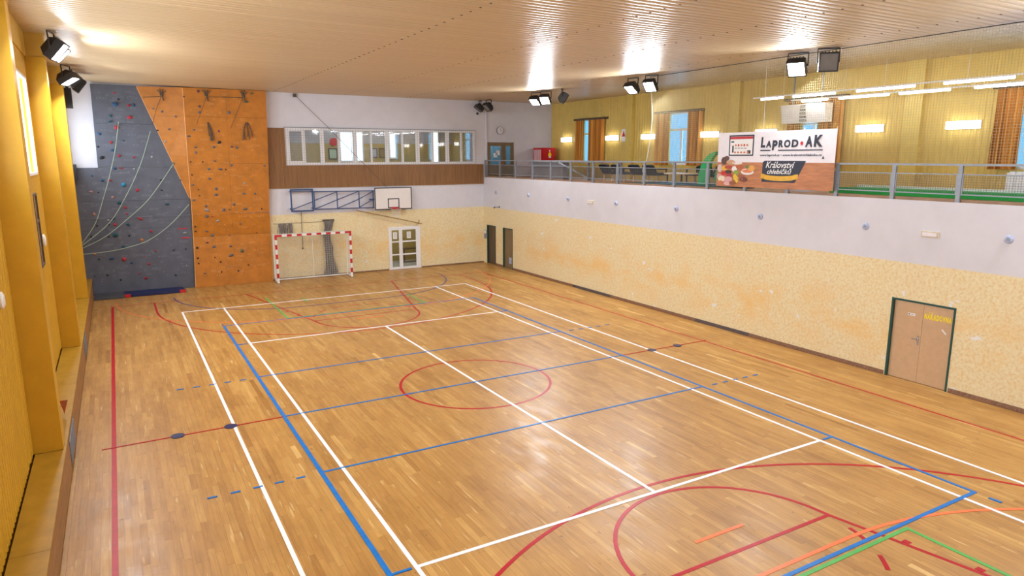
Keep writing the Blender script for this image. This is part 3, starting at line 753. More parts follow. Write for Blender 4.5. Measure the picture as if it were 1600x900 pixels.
# ---- lamps
def flood(label, loc, rotz, tilt, on, group, name='floodlight', s=1.0):
    """local +Y is the aim before tilting down; root at the ceiling"""
    r = thing(name, label, 'lamp', loc, group, rotz)
    c = Vector((0, 0.02, -0.30*s)); a = Vector((0, math.cos(tilt), -math.sin(tilt))); n = Vector((0, math.sin(tilt), math.cos(tilt))); x = Vector((1, 0, 0))
    h = 0.21*s; bk = 0.13*s; dp = 0.13*s
    P = lambda u, v, w: c+x*u+n*v+a*w
    b = MB()
    vs = [P(-h, -h, dp), P(h, -h, dp), P(h, h, dp), P(-h, h, dp), P(-h, -h, 0), P(h, -h, 0), P(h, h, 0), P(-h, h, 0), P(-bk, -bk, -dp), P(bk, -bk, -dp), P(bk, bk, -dp), P(-bk, bk, -dp)]
    b.add(vs, [(0,1,5,4), (1,2,6,5), (2,3,7,6), (3,0,4,7), (4,5,9,8), (5,6,10,9), (6,7,11,10), (7,4,8,11), (8,9,10,11), (0,3,2,1)])
    f = 0.025*s
    for u0, u1, v0, v1 in ((-h, h, h-f, h), (-h, h, -h, -h+f), (-h, -h+f, -h+f, h-f), (h-f, h, -h+f, h-f)):
        q = [P(u0, v0, dp), P(u1, v0, dp), P(u1, v1, dp), P(u0, v1, dp), P(u0, v0, dp+f), P(u1, v0, dp+f), P(u1, v1, dp+f), P(u0, v1, dp+f)]
        b.add(q, [(4,5,6,7), (0,1,5,4), (1,2,6,5), (2,3,7,6), (3,0,4,7)])
    for k in range(5):
        u = -h*0.7+k*h*0.35; q = [P(u-0.008, bk, -dp*0.9), P(u+0.008, bk, -dp*0.9), P(u+0.008, h+0.03, -0.02), P(u-0.008, h+0.03, -0.02), P(u-0.008, h, dp*0.8), P(u+0.008, h, dp*0.8)]
        b.add(q, [(0,1,2,3), (3,2,5,4)])
    b.build('housing', m_black, r, local=True)
    b = MB(); g = h-f
    b.add([P(-g, -g, dp+0.006), P(g, -g, dp+0.006), P(g, g, dp+0.006), P(-g, g, dp+0.006)], [(0,1,2,3)])
    lab(b.build('lens', m_lens_on if on else m_lens_off, r, local=True), 'bright white lit glass' if on else 'dark unlit glass')
    b = MB(); w = h+0.025
    for sx in (-1, 1): b.bar((sx*w, 0.02, -0.30*s), (sx*w, 0.0, -0.02), 0.022, 0.03); b.bar((sx*(w+0.01), 0.02, -0.30*s), (sx*(h-0.01), 0.02, -0.30*s), 0.05)
    b.bar((-w, 0, -0.015), (w, 0, -0.015), 0.03, 0.03); b.build('bracket', m_black, r, local=True)
    if on:
        l = bpy.data.lights.new('lamp_light', 'AREA'); l.shape = 'SQUARE'; l.size = 2*g; l.energy = LAMP_W; l.color = (0.86, 0.93, 1.0)
        o = bpy.data.objects.new('lamp_light', l); COL.objects.link(o); o.parent = r
        o.location = c+a*(dp+0.03); o.rotation_euler = (PI/2-tilt, 0, 0)
        o.rotation_euler = Matrix((x, n, -a)).transposed().to_euler()
    return r
GR = 'floodlights along the gallery edge'; GL = 'floodlights on the pillars'
WXp = PI/2          # rotation z turning +Y to -X
flood('lit floodlight beside a dark one, nearest pair over the gallery edge', (8.82, -1.56, 8.02), WXp+0.45, 0.75, True, GR, s=1.1)
flood('dark unlit floodlight facing the room, nearest over the gallery edge', (8.82, -2.46, 8.02), WXp+0.75, 0.22, False, GR, s=1.1)
flood('lit floodlight, right one of the middle pair over the gallery', (8.82, 4.20, 8.02), WXp+0.35, 0.75, True, GR)
flood('lit floodlight, left one of the middle pair over the gallery', (8.82, 5.16, 8.02), WXp+0.15, 0.95, True, GR)
flood('lit floodlight just left of the dark turned away one', (8.82, 10.76, 8.02), WXp+0.62, 0.8, True, GR)
flood('lit floodlight, far left of the group of three over the gallery', (8.82, 11.55, 8.02), WXp+0.45, 0.95, True, GR)
flood('dark floodlight turned away to the gallery beside two lit ones', (8.95, 9.75, 8.02), -PI/2-0.7, 0.6, False, GR, s=1.05)
flood('dark floodlight at the corner of the end wall, left of two', (8.75, 16.62, 8.02), WXp-0.25, 0.95, False, GR)
flood('dark floodlight at the corner of the end wall, right of two', (8.82, 15.85, 8.02), WXp+0.05, 0.8, False, GR)
for y, q in ((-8.6, 'just right of the view'), (-9.5, 'farther right of the view'), (-14.5, 'beside the viewer')):  # unseen lamps continuing the row, added to light the near part of the hall
    flood('added unseen floodlight over the gallery edge, '+q, (8.82, y, 8.0), WXp, 0.8, True, GR)
flood('lit floodlight on the second visible pillar, front one of two', (-8.06, 5.10, 8.13), -PI/2-0.18, 0.70, True, GL, s=1.15)
flood('lit floodlight on the second visible pillar, rear one of two', (-8.02, 6.15, 8.13), -PI/2-0.05, 0.75, True, GL, s=1.0)
flood('lit floodlight shining down on the farthest pillar', (-8.10, 11.75, 8.13), -PI/2-0.4, 1.05, True, GL, s=1.15)
flood('dark floodlight behind the lit one on the farthest pillar', (-7.98, 13.0, 8.12), -PI/2, 0.75, False, GL)
flood('dark floodlight, rearmost on the left side near the end wall', (-7.92, 14.1, 8.12), -PI/2, 0.65, False, GL, s=1.15)
for y, q in ((-2.0, 'nearest pillar in view'), (-8.9, 'pillar left of the viewer, front'), (-15.5, 'pillar behind the viewer')):  # pillar lamps out of view, added to light the near floor
    flood('added unseen floodlight on the '+q, (-8.05, y, 8.13), -PI/2, 0.5, True, GL)
b = MB(); b.box(-8.30, -8.08, 13.6, 13.85, 6.95, 7.6); b.box(-8.235, -8.15, 13.70, 13.76, 7.6, 8.1)
tag(b.build('loudspeaker', m_black), 'slim black box hanging below the dark floodlights on the left', 'loudspeaker')
b = MB(); b.box(-8.58, -8.30, 16.48, 16.78, 4.5, 5.08); sp_ = tag(b.build('loudspeaker', m_black), 'black box on the wall at the left edge of the grey climbing wall', 'loudspeaker')

# gallery lamps: wall lamps and two hung rows of tubes
wl = [(15.4, 'lit white wall lamp nearest the end wall'), (11.68, 'lit white wall lamp right of the first curtained window'), (9.15, 'lit white wall lamp just left of the second curtained window'),
      (5.6, 'lit white wall lamp just right of the second curtained window'), (2.92, 'lit white wall lamp right above the banner'), (-0.97, 'lit white wall lamp right of the air heater'), (-3.67, 'lit white wall lamp left of the rightmost curtain')]
for y, label in wl:
    r = thing('wall_lamp', label, 'lamp', (XB-0.05, y, 6.07), 'wall lamps of the gallery')
    b = MB(); b.box(XB-0.05, XB-0.028, y-0.45, y+0.45, 6.06, 6.29); b.build('back_plate', m_cream, r)
    b = MB(); b.box(XB-0.13, XB-0.05, y-0.42, y+0.42, 6.08, 6.27); b.build('diffuser', m_wlamp, r)
for x, lab_, segs in ((10.25, 'front', ((0.80, 0.0), (-0.35, -1.7), (-2.35, -3.9), (-4.6, -6.1), (-6.9, -8.3))), (12.0, 'rear', ((0.70, -0.2), (-0.6, -2.15), (-2.45, -3.8), (-4.4, -5.9), (-6.4, -7.9)))):
    r = thing('tube_light_row', 'hanging row of fluorescent tubes, the %s one of two over the green lanes' % lab_, 'lamp', (x, -3, 7.04), 'hanging tube light rows')
    b = MB(); b.box(x-0.025, x+0.025, -8.5, 1.1, 7.075, 7.115); b.build('rail', m_cream, r)
    for a, c in segs:
        b = MB(); b.tube([(x, a, 7.045), (x, c, 7.045)], 0.03, 8); b.build('tube', m_tube, r)
    for yy in (0.0, -2.0, -4.2, -6.4):
        b = MB(); b.tube([(x, yy, 7.11), (x, yy, 8.02)], 0.006, 5); b.build('hanger', m_cream, r)

# ---- railing of the gallery
rail = thing('railing', 'grey steel gallery railing with wire mesh panels', 'railing', (9.1, 4, ZT))
XG = 9.11
b = MB(); b.box(XG-0.03, XG+0.03, -9.2, 16.86, 5.13, 5.175); b.build('handrail', m_steel, rail)
posts = [16.80-1.507*k for k in range(18)]
for k, y in enumerate(posts):
    b = MB(); b.box(XG-0.025, XG+0.025, y-0.045, y+0.045, ZT+0.001, 5.13); b.build('post', m_steel, rail)
    if k < 17:
        y1, y0 = y-0.05, posts[k+1]+0.05
        b = MB(); t = 0.025
        b.box(XG-0.012, XG+0.012, y0, y1, 4.93, 4.93+t); b.box(XG-0.012, XG+0.012, y0, y1, 4.49, 4.49+t); b.box(XG-0.012, XG+0.012, y0, y0+t, 4.515, 4.93); b.box(XG-0.012, XG+0.012, y1-t, y1, 4.515, 4.93)
        fr = b.build('panel_frame', m_steel, rail)
        b = MB(); netgrid(b, y0+t, y1-t, 4.515, 4.93, 0.055, 0.0055, lambda u, v: (XG, u, v)); stuff(b.build('wire_mesh', m_darksteel, fr))
b = MB(); b.bar((XG-0.0, 10.2, 5.1), (XG+0.9, 9.0, 4.36), 0.05); lab(b.build('brace', m_steel, rail), 'slanting grey brace')

# ---- safety net above the railing
net = thing('safety_net', 'tan safety net hanging from the ceiling over the gallery railing', 'net', (9.06, -2, 5.18))
def netf(u, v):
    e = max(0.0, 1-(4.6-u)/2.0); return (9.06, u-0.22*e*math.sin(PI*(v-5.18)/2.82), v)
b = MB(); y = 4.6
ysn = []
while y > -9.2: ysn.append(y); y -= 0.062
zsn = [5.18+2.82*k/46 for k in range(47)]
for y in ysn:
    if y > 2.6:
        for k in range(0, 46, 5): b.bar(netf(y, zsn[k]), netf(y, zsn[min(46, k+5)]), 0.0055)
    else: b.bar((9.06, y, 5.18), (9.06, y, 8.0), 0.0048)
for z in zsn: b.bar(netf(4.6, z), (9.06, -9.2, z), 0.0055)
stuff(b.build('net_mesh', m_net, net))
b = MB(); b.tube([netf(4.6, z) for z in zsn[::3]]+[netf(4.6, 8.0)], 0.014, 5); lab(b.build('edge_rope', m_netwhite, net), 'white edge rope')
b = MB(); b.tube([(9.06, 4.6, 8.0), (9.06, -9.2, 8.0)], 0.01, 5); lab(b.build('top_rope', m_black, net), 'dark top rope')
b = MB(); b.tube([(9.05, -0.4, 5.2), (9.05, -0.35, 8.0)], 0.008, 5); lab(b.build('pull_cord', m_netwhite, net), 'white pull cord')

# ---- banner
BX = 8.975; BW, BH = 4.0, 1.585
def bw(u, v): return 0.008*math.sin(u*5.1)+0.006*math.sin(u*2.3+v*2)
def bm(u, v, off=0.0): return (BX+bw(u, v)-off, 1.22-u, 4.45+v)
ban = thing('banner', 'advertising banner tied to the railing, white top and wooden table print below', 'banner', (BX, -0.8, 4.45))
b = MB(); n, m = 60, 14
for off in (0, -0.006):
    pass
vs = [bm(BW*i/n, BH*j/m, o_) for o_ in (0, -0.006) for j in range(m+1) for i in range(n+1)]
K = (n+1)*(m+1); fs = []; mi = []
for j in range(m):
    for i in range(n):
        a = j*(n+1)+i; fs += [(a, a+n+1, a+n+2, a+1), (a+K, a+1+K, a+n+2+K, a+n+1+K)]
b.add(vs, fs); b.build('cloth', m_banner, ban, smooth=True)
def bquad(mb, u0, u1, v0, v1, off, mi=0):
    k = max(1, int((u1-u0)/0.1)); vs = []; fs = []
    for i in range(k+1):
        u = u0+(u1-u0)*i/k; vs += [bm(u, v0, off), bm(u, v1, off)]
    for i in range(k): fs.append((2*i, 2*i+1, 2*i+3, 2*i+2))
    mb.add(vs, fs, mi)
def bpoly(mb, pts, off, mi=0): mb.add([bm(u, v, off) for u, v in pts], [tuple(range(len(pts)))], mi)
def bell(mb, u, v, ru, rv, off, mi=0, n=14): bpoly(mb, [(u+ru*math.cos(2*PI*k/n), v+rv*math.sin(2*PI*k/n)) for k in range(n)], off, mi)
def btext(s, u0, u1, v0, v1, m, bold=0.0, shear=0.0, label=None, name='lettering'):
    vs, fs = text_poly(s, shear, bold); mb = MB(); mb.add([bm(u0+(u1-u0)*a, v0+(v1-v0)*c, 0.008) for a, c in vs], fs)
    o = mb.build(name, m, ban)
    if label: lab(o, label)
mcol = {}
def pc(c):
    if c not in mcol: mcol[c] = mat('print_ink', c, 0.5, var=0.1, scale=10)
    return mcol[c]
VH = lambda f: BH*(1-f)          # fraction from the top
b = MB(); bquad(b, 0, BW, 0.0, VH(0.545), 0.003); lab(b.build('table_print', m_bwood, ban), 'printed reddish brown table top')
b = MB(); bquad(b, 0.107*BW, 0.34*BW, VH(0.43), VH(0.05), 0.004); lab(b.build('tablet_print', m_ink, ban), 'printed dark tablet frame')
b = MB(); bquad(b, 0.118*BW, 0.33*BW, VH(0.405), VH(0.075), 0.0055, 0); bquad(b, 0.118*BW, 0.33*BW, VH(0.125), VH(0.078), 0.0065, 1)
for k in range(5): bell(b, (0.175+0.027*k)*BW, VH(0.235), 0.035, 0.035, 0.0068, 1 if k % 2 else 2); bell(b, (0.17+0.03*k)*BW, VH(0.365), 0.04, 0.028, 0.0068, 2)
for k in range(4): bquad(b, (0.165+0.03*k)*BW, (0.188+0.03*k)*BW, VH(0.295), VH(0.285), 0.0068, 3)
bquad(b, 0.14*BW, 0.155*BW, VH(0.37), VH(0.24), 0.0068, 3); bquad(b, 0.128*BW, 0.158*BW, VH(0.185), VH(0.16), 0.0068, 3); bquad(b, 0.285*BW, 0.315*BW, VH(0.39), VH(0.33), 0.0068, 3)
b.build('screen_print', [m_paper, pc((0.5,0.02,0.03)), pc((0.6,0.2,0.08)), m_ink], ban)
for s_, a, c, v0, v1 in (('L', 0.402, 0.442, 0.285, 0.10), ('A', 0.448, 0.495, 0.285, 0.165), ('P', 0.502, 0.548, 0.335, 0.16), ('R', 0.555, 0.595, 0.285, 0.16), ('O', 0.600, 0.652, 0.29, 0.155), ('D', 0.660, 0.715, 0.285, 0.155), ('A', 0.77, 0.828, 0.285, 0.105), ('K', 0.838, 0.905, 0.285, 0.09)):
    btext(s_, a*BW, c*BW, VH(v0), VH(v1), m_ink, bold=0.05, shear=0.06)
b = MB(); bell(b, 0.742*BW, VH(0.22), 0.05, 0.05, 0.006); lab(b.build('dot_print', pc((0.6,0.01,0.03)), ban), 'red dot between the words')
b = MB(); bquad(b, 0.40*BW, 0.49*BW, VH(0.345), VH(0.325), 0.006); bquad(b, 0.555*BW, 0.908*BW, VH(0.345), VH(0.325), 0.006); b.build('underline_print', m_ink, ban)
btext('www.laprod.cz • www.kralovstvichlebicku.cz', 0.40*BW, 0.905*BW, VH(0.45), VH(0.395), m_ink, bold=0.03)
b = MB(); bpoly(b, [(0.905*BW, VH(0.48)), (0.915*BW, VH(0.43)), (0.925*BW, VH(0.48))], 0.006); b.build('cursor_print', m_ink, ban)
def bshape(mb, u0, u1, top, bot, off, mi=0):
    k = max(2, int((u1-u0)/0.06)); vs = []; fs = []
    for i in range(k+1):
        f = i/k; u = u0+(u1-u0)*f; vs += [bm(u, VH(bot(f)), off), bm(u, VH(top(f)), off)]
    for i in range(k): fs.append((2*i, 2*i+1, 2*i+3, 2*i+2))
    mb.add(vs, fs, mi)
b = MB(); bshape(b, 0.43*BW, 0.785*BW, lambda f: 0.515+0.03*max(0, 1-f*25), lambda f: 0.89 if f < 0.78 else 0.89-(f-0.78)*1.65, 0.0055); lab(b.build('board_print', m_ink, ban), 'printed dark board with white script')
btext('Království', 0.46*BW, 0.70*BW, VH(0.64), VH(0.53), m_paper, bold=0.012, shear=0.32)
btext('chlebíčků', 0.475*BW, 0.675*BW, VH(0.745), VH(0.645), m_paper, bold=0.012, shear=0.32)
b = MB(); rb = lambda f: 0.78-0.03*abs(2*f-1)**2+(0.0 if 0.1 < f < 0.9 else -0.01)
bshape(b, 0.42*BW, 0.73*BW, lambda f: rb(f), lambda f: rb(f)+0.085, 0.0075); lab(b.build('ribbon_print', pc((0.72,0.40,0.03)), ban), 'printed golden ribbon')
# printed food: plates, sausages, fruit, canapes
foods = [(0.06,0.52,0.035,0.10,(0.09,0.045,0.04)), (0.083,0.475,0.03,0.06,(0.11,0.05,0.04)), (0.125,0.545,0.05,0.055,(0.55,0.32,0.18)), (0.19,0.56,0.055,0.04,(0.75,0.7,0.68)), (0.02,0.66,0.025,0.10,(0.60,0.48,0.45)),
 (0.065,0.66,0.035,0.06,(0.75,0.42,0.05)), (0.11,0.64,0.05,0.045,(0.42,0.06,0.03)), (0.165,0.67,0.03,0.07,(0.75,0.72,0.70)), (0.215,0.63,0.04,0.06,(0.45,0.12,0.04)), (0.29,0.72,0.065,0.075,(0.80,0.77,0.75)), (0.29,0.69,0.06,0.065,(0.72,0.22,0.10)), (0.325,0.65,0.035,0.07,(0.75,0.38,0.08)), (0.285,0.63,0.02,0.04,(0.15,0.2,0.05)),
 (0.105,0.73,0.04,0.05,(0.06,0.03,0.02)), (0.06,0.755,0.028,0.055,(0.60,0.015,0.015)), (0.115,0.79,0.035,0.05,(0.35,0.03,0.04)), (0.185,0.735,0.03,0.06,(0.25,0.35,0.05)), (0.005,0.82,0.03,0.07,(0.62,0.30,0.30)), (0.045,0.86,0.04,0.08,(0.75,0.68,0.50)), (0.11,0.87,0.045,0.08,(0.70,0.36,0.36)), (0.10,0.95,0.04,0.05,(0.72,0.42,0.42)), (0.175,0.82,0.018,0.08,(0.75,0.50,0.04)), (0.195,0.86,0.018,0.09,(0.78,0.55,0.05)), (0.235,0.83,0.045,0.075,(0.36,0.10,0.06)), (0.26,0.86,0.04,0.06,(0.16,0.05,0.03)), (0.155,0.93,0.04,0.05,(0.30,0.10,0.03)), (0.035,0.93,0.03,0.05,(0.55,0.18,0.08))]
cols_ = list(dict.fromkeys(f[4] for f in foods)); b = MB()
for k, (u, v, ru, rv, c) in enumerate(foods): bell(b, max(0.02, u)*BW+0.03, max(0.09, VH(v)), ru*BW*0.9, rv*BH*0.75, 0.007+0.0003*k, cols_.index(c))
lab(b.build('food_print', [pc(c) for c in cols_], ban), 'printed heap of canapes, sausages and fruit')
for u in (0.03, 1.0, 2.0, 3.0, 3.97):
    b = MB(); b.tube([bm(u, BH-0.01, 0.0), (9.03, 1.22-u, 4.45+BH+0.05)], 0.006, 5); b.build('tie', m_netwhite, ban)

# ---- gallery furniture
counter = thing('bar_counter', 'long grey bar counter behind the railing near the end wall', 'counter', (9.9, 10, ZT))
b = MB(); b.box(9.45, 10.15, 6.75, 13.6, 5.10, 5.17); b.build('counter_top', m_trackgrey, counter)
b = MB(); b.box(9.75, 10.05, 10.8, 13.5, ZT+0.001, 5.10); lab(b.build('front_panel', m_trackgrey, counter), 'dark grey front panel')
for yy in (6.9, 9.0): b = MB(); b.box(9.75, 9.82, yy-0.04, yy+0.04, ZT+0.001, 5.10); b.build('leg', m_steel, counter)
fr = thing('drinks_fridge', 'red drinks fridge with yellow emblem in the gallery corner', 'fridge', (12.25, 16.3, ZT))
b = MB(); b.box(11.9, 12.72, 15.95, 16.75, ZT+0.06, 5.78); b.build('body', m_red, fr)
b = MB(); b.box(11.95, 12.68, 15.90, 15.95, ZT+0.1, 5.74); fd = b.build('door', m_red, fr)
b = MB(); ell = [(12.36+0.09*math.cos(t*PI/8), 5.42+0.13*math.sin(t*PI/8)) for t in range(16)]
b.prism(ell, lambda u, v: (u, 15.899, v), lambda u, v: (u, 15.893, v)); lab(b.build('emblem', m_yletter, fd), 'yellow oval emblem')
b = MB(); b.box(12.29, 12.43, 15.888, 15.893, 5.27, 5.36); b.box(12.32, 12.38, 15.888, 15.893, 5.58, 5.66); lab(b.build('print', m_paper, fd), 'white emblem print')
b = MB()
for k in range(7): b.box(11.893, 11.899, 16.02+k*0.1, 16.06+k*0.1, 5.0, 5.68)
lab(b.build('side_stripes', m_paper, fr), 'white stripes on the red side')
for xx in (12.0, 12.6):
    for yy in (16.05, 16.65): b = MB(); b.box(xx-0.03, xx+0.03, yy-0.03, yy+0.03, ZT+0.001, ZT+0.06); b.build('foot', m_black, fr)

def chair(label, loc, rot):
    r = thing('lounge_chair', label, 'chair', loc, 'black chairs on the gallery', rot)
    b = MB(); b.box(-0.29, 0.29, -0.26, 0.28, 0.30, 0.40); b.build('seat', m_blackfab, r, local=True)
    b = MB(); b.prism([(-0.29, 0), (0.29, 0), (0.29, 0.5), (0.22, 0.56), (-0.22, 0.56), (-0.29, 0.5)], lambda u, v: (u, -0.22-0.42*v, 0.36+v*0.62), lambda u, v: (u, -0.31-0.42*v, 0.33+v*0.62)); b.build('backrest', m_blackfab, r, local=True)
    for sx in (-1, 1):
        b = MB(); b.box(sx*0.29-0.02, sx*0.29+0.02, -0.25, 0.22, 0.52, 0.56); b.box(sx*0.29-0.015, sx*0.29+0.015, 0.16, 0.20, 0.38, 0.52); b.build('armrest', m_black, r, local=True)
        for yy in (-0.22, 0.24): b = MB(); b.box(sx*0.26-0.018, sx*0.26+0.018, yy-0.018, yy+0.018, 0.001, 0.30); b.build('leg', m_beech, r, local=True)
    return r
ch = chair('black reclined chair, farthest left of the row behind the railing', (10.95, 8.9, ZT), -PI/2)
for y, label in ((7.85, 'black reclined chair, second from left behind the railing'), (6.75, 'black reclined chair, third from left behind the railing'), (5.9, 'black reclined chair, fourth from left beside the table')):
    dup(ch, (10.95, y+0.25, ZT), -PI/2, label)
dup(ch, (12.0, 5.2, ZT), PI/2-0.1, 'black chair on the far side of the low gallery table, left one')
dup(ch, (12.0, 4.2, ZT), PI/2+0.1, 'black chair on the far side of the low gallery table, right one')
dup(ch, (11.2, 3.6, ZT), -PI/2+0.15, 'black chair between the table and the green slide')
tb = thing('low_table', 'low table with a pale wooden top among the black chairs', 'table', (11.0, 4.75, ZT))
b = MB(); ring = [(11.0+0.62*math.cos(t*PI/14), 4.75+0.85*math.sin(t*PI/14)) for t in range(28)]
b.prism(ring, lambda u, v: (u, v, 4.74), lambda u, v: (u, v, 4.70)); b.build('table_top', m_beech, tb)
for sx in (-1, 1):
    for sy in (-1, 1): b = MB(); b.box(11.0+sx*0.35-0.02, 11.0+sx*0.35+0.02, 4.75+sy*0.5-0.02, 4.75+sy*0.5+0.02, ZT+0.001, 4.70); b.build('leg', m_black, tb)
sl = thing('plastic_slide', 'green curved plastic slide with hooked top left of the banner', 'slide', (10.5, 3.1, ZT))
b = MB(); path = [(3.50, 4.33), (3.47, 4.70), (3.38, 5.02), (3.20, 5.28), (2.98, 5.44), (2.72, 5.50), (2.74, 5.40), (2.86, 5.30), (2.97, 5.12), (3.03, 4.9), (3.04, 4.6), (3.04, 4.33)]
b.prism(path, lambda u, v: (10.44, u, v), lambda u, v: (10.56, u, v)); b.build('body', m_slide, sl)
b = MB(); b.prism([(2.45, 4.33), (2.62, 4.33), (2.72, 4.62), (2.68, 4.92)], lambda u, v: (10.44, u, v), lambda u, v: (10.56, u, v)); lab(b.build('fin', m_slide, sl), 'green pointed fin')
b = MB(); b.box(9.5, 10.9, 1.4, 5.9, ZT+0.001, ZT+0.07); tag(b.build('floor_platform', m_teal), 'dark teal low platform beneath the green slide', 'platform')
lane = thing('turf_lane', 'long low bowling lane of green turf with white rails', 'lane', (11.2, -5.5, ZT))
b = MB(); b.box(10.65, 11.85, -9.1, -1.55, ZT+0.001, 4.46); b.build('turf', m_turf, lane)
for x in (10.6, 11.87): b = MB(); b.box(x-0.04, x+0.03, -9.1, -1.55, ZT+0.001, 4.50 if x < 11 else 4.52); lab(b.build('side_rail', m_turf if x < 11 else m_cream, lane), 'green side rail' if x < 11 else 'white side rail')
ac = thing('air_heater', 'white air heater with grey centre grille hanging above the banner', 'heater', (12.4, 0.85, 6.4))
b = MB(); b.prism([(6.40, 12.30), (6.98, 12.20), (6.98, 12.60), (6.40, 12.60)], lambda z, x: (x, 0.03, z), lambda z, x: (x, 1.66, z)); b.build('casing', m_cream, ac)
b = MB()
for k in range(5): b.box(12.19, 12.29, 0.72, 0.92, 6.44+k*0.11, 6.50+k*0.11)
lab(b.build('grille', m_darksteel, ac), 'dark grey centre grille')
for yy in (0.3, 1.36): b = MB(); b.box(12.42, 12.46, yy, yy+0.04, 6.98, 8.0); b.build('hanger', m_steel, ac)
sg = thing('warning_sign', 'small white sign with red triangle beside the gallery pilaster', 'sign', (XB-0.03, 10.86, 6.1))
b = MB(); b.box(XB-0.045, XB-0.032, 10.74, 11.02, 6.0, 6.55); b.build('plate', m_paper, sg)
b = MB(); b.prism([(10.76, 6.22), (11.0, 6.22), (10.88, 6.48)], lambda u, v: (XB-0.046, u, v), lambda u, v: (XB-0.05, u, v)); lab(b.build('triangle', m_red, sg), 'red triangle')
ck = thing('wall_clock', 'round pale wall clock above the gallery door', 'clock', (10.0, YF, 6.63))
b = MB(); b.tube([(10.0, YF-0.002, 6.63), (10.0, YF-0.07, 6.63)], 0.2, 24); b.build('case', m_steel, ck)
b = MB(); b.tube([(10.0, YF-0.07, 6.63), (10.0, YF-0.075, 6.63)], 0.175, 24); b.build('dial', m_banner, ck)
b = MB(); b.bar((10.0, YF-0.08, 6.63), (10.0, YF-0.08, 6.76), 0.012); b.bar((10.0, YF-0.08, 6.63), (10.08, YF-0.08, 6.60), 0.014); b.build('hands', m_black, ck)

# ---- discs and boxes on the white band of the long wall
names = ['nearest the corner', 'second from the corner', 'third from the corner', 'fourth from the corner', 'fifth from the corner', 'sixth from the corner', 'seventh from the corner', 'farthest right, past the emergency light']
for y, q in zip((15.61, 12.52, 9.37, 6.21, 3.01, -0.47, -3.74, -6.95), names):
    r = thing('wall_disc', 'round blue grey disc on the white band, '+q, 'disc', (XR, y, 3.62), 'discs on the white band')
    b = MB(); b.tube([(XR-0.001, y, 3.62), (XR-0.025, y, 3.62), (XR-0.045, y, 3.62)], [0.088, 0.088, 0.06], 18); b.build('rim', m_disc, r)
    b = MB(); b.tube([(XR-0.045, y, 3.62), (XR-0.055, y, 3.62)], 0.035, 12); b.build('centre', m_steel, r)
for y, label in ((7.8, 'small cream emergency light on the white band, the far one'), (-5.34, 'small cream emergency light on the white band, the near one')):
    r = thing('emergency_light', label, 'lamp', (XR, y, 3.5), 'emergency lights on the white band')
    b = MB(); b.box(XR-0.06, XR-0.001, y-0.19, y+0.19, 3.51, 3.64); b.build('casing', mat('cream_plastic', (0.62,0.52,0.36), 0.4), r)
    b = MB(); b.box(XR-0.068, XR-0.06, y-0.16, y+0.16, 3.535, 3.615); b.build('diffuser', m_banner, r)
ns = thing('notice_board', 'small framed grey notice on the wall between corner and dark door', 'sign', (XR-0.02, 16.75, 1.25))
b = MB(); b.box(XR-0.03, XR-0.001, 16.62, 16.86, 1.24, 1.68); b.build('frame', m_steel, ns)
b = MB(); b.box(XR-0.034, XR-0.03, 16.64, 16.84, 1.26, 1.50); b.build('sheet', mat('violet_grey_sheet', (0.24,0.24,0.32), 0.5), ns)
b = MB(); b.box(XR-0.034, XR-0.03, 16.64, 16.84, 1.50, 1.66); lab(b.build('header', m_paper, ns), 'pale header strip')
b = MB(); b.bar((XR-0.02, 15.9, 2.86), (XR-0.02, 15.2, 2.93), 0.02); b.bar((XR-0.02, 15.75, 2.82), (XR-0.02, 15.75, 2.92), 0.02); b.bar((XR-0.02, 15.25, 2.88), (XR-0.02, 15.25, 2.98), 0.02)
tag(b.build('wall_hook', m_black), 'thin dark hook rail on the wall above the two narrow doors', 'hook')

# ---- left wall details
bd = thing('framed_board', 'narrow grey two part framed board on the yellow wall between pillars', 'board', (XL+0.02, 3.4, 3.05))
b = MB(); y0, y1, z0, z1, t = 3.08, 3.80, 3.05, 4.60, 0.05
for a, c, d_, e in ((y0, y1, z0, z0+t), (y0, y1, z1-t, z1), (y0, y0+t, z0+t, z1-t), (y1-t, y1, z0+t, z1-t), (y0+t, y1-t, 3.98, 4.03)): b.box(XL+0.001, XL+0.04, a, c, d_, e)
b.build('frame', m_darkdoor, bd)
for d_, e in ((3.10, 3.98), (4.03, 4.55)): b = MB(); b.box(XL+0.001, XL+0.02, y0+t, y1-t, d_, e); b.build('panel', m_lens_off, bd)
b = MB(); b.tube([(XL+0.001, 4.45, 3.50), (XL+0.03, 4.45, 3.50), (XL+0.05, 4.45, 3.50)], [0.14, 0.14, 0.09], 18)
tag(b.build('wall_disc', m_cream), 'white round disc on the yellow wall beside the framed board', 'disc')
b = MB(); b.tube([(XL+0.001, -2.72, 3.42), (XL+0.03, -2.72, 3.42), (XL+0.05, -2.72, 3.42)], [0.12, 0.12, 0.08], 18)
tag(b.build('wall_disc', m_cream), 'white round disc at the left edge of the picture', 'disc')
pn = thing('pennant', 'small orange brown pennant on a string behind the near pillar', 'pennant', (-8.28, 0.1, 0.70))
b = MB(); b.prism([(-8.36, 1.02), (-8.235, 1.02), (-8.31, 0.76)], lambda u, v: (u, 0.10, v), lambda u, v: (u, 0.112, v)); b.build('flag', mat('orange_brown_felt', (0.45,0.10,0.02), 0.8), pn)
b = MB(); b.tube([(-8.247, -1.12, 1.30), (-8.25, -0.5, 1.14), (-8.277, 0.1, 1.015)], 0.006, 5); b.build('string', m_black, pn)

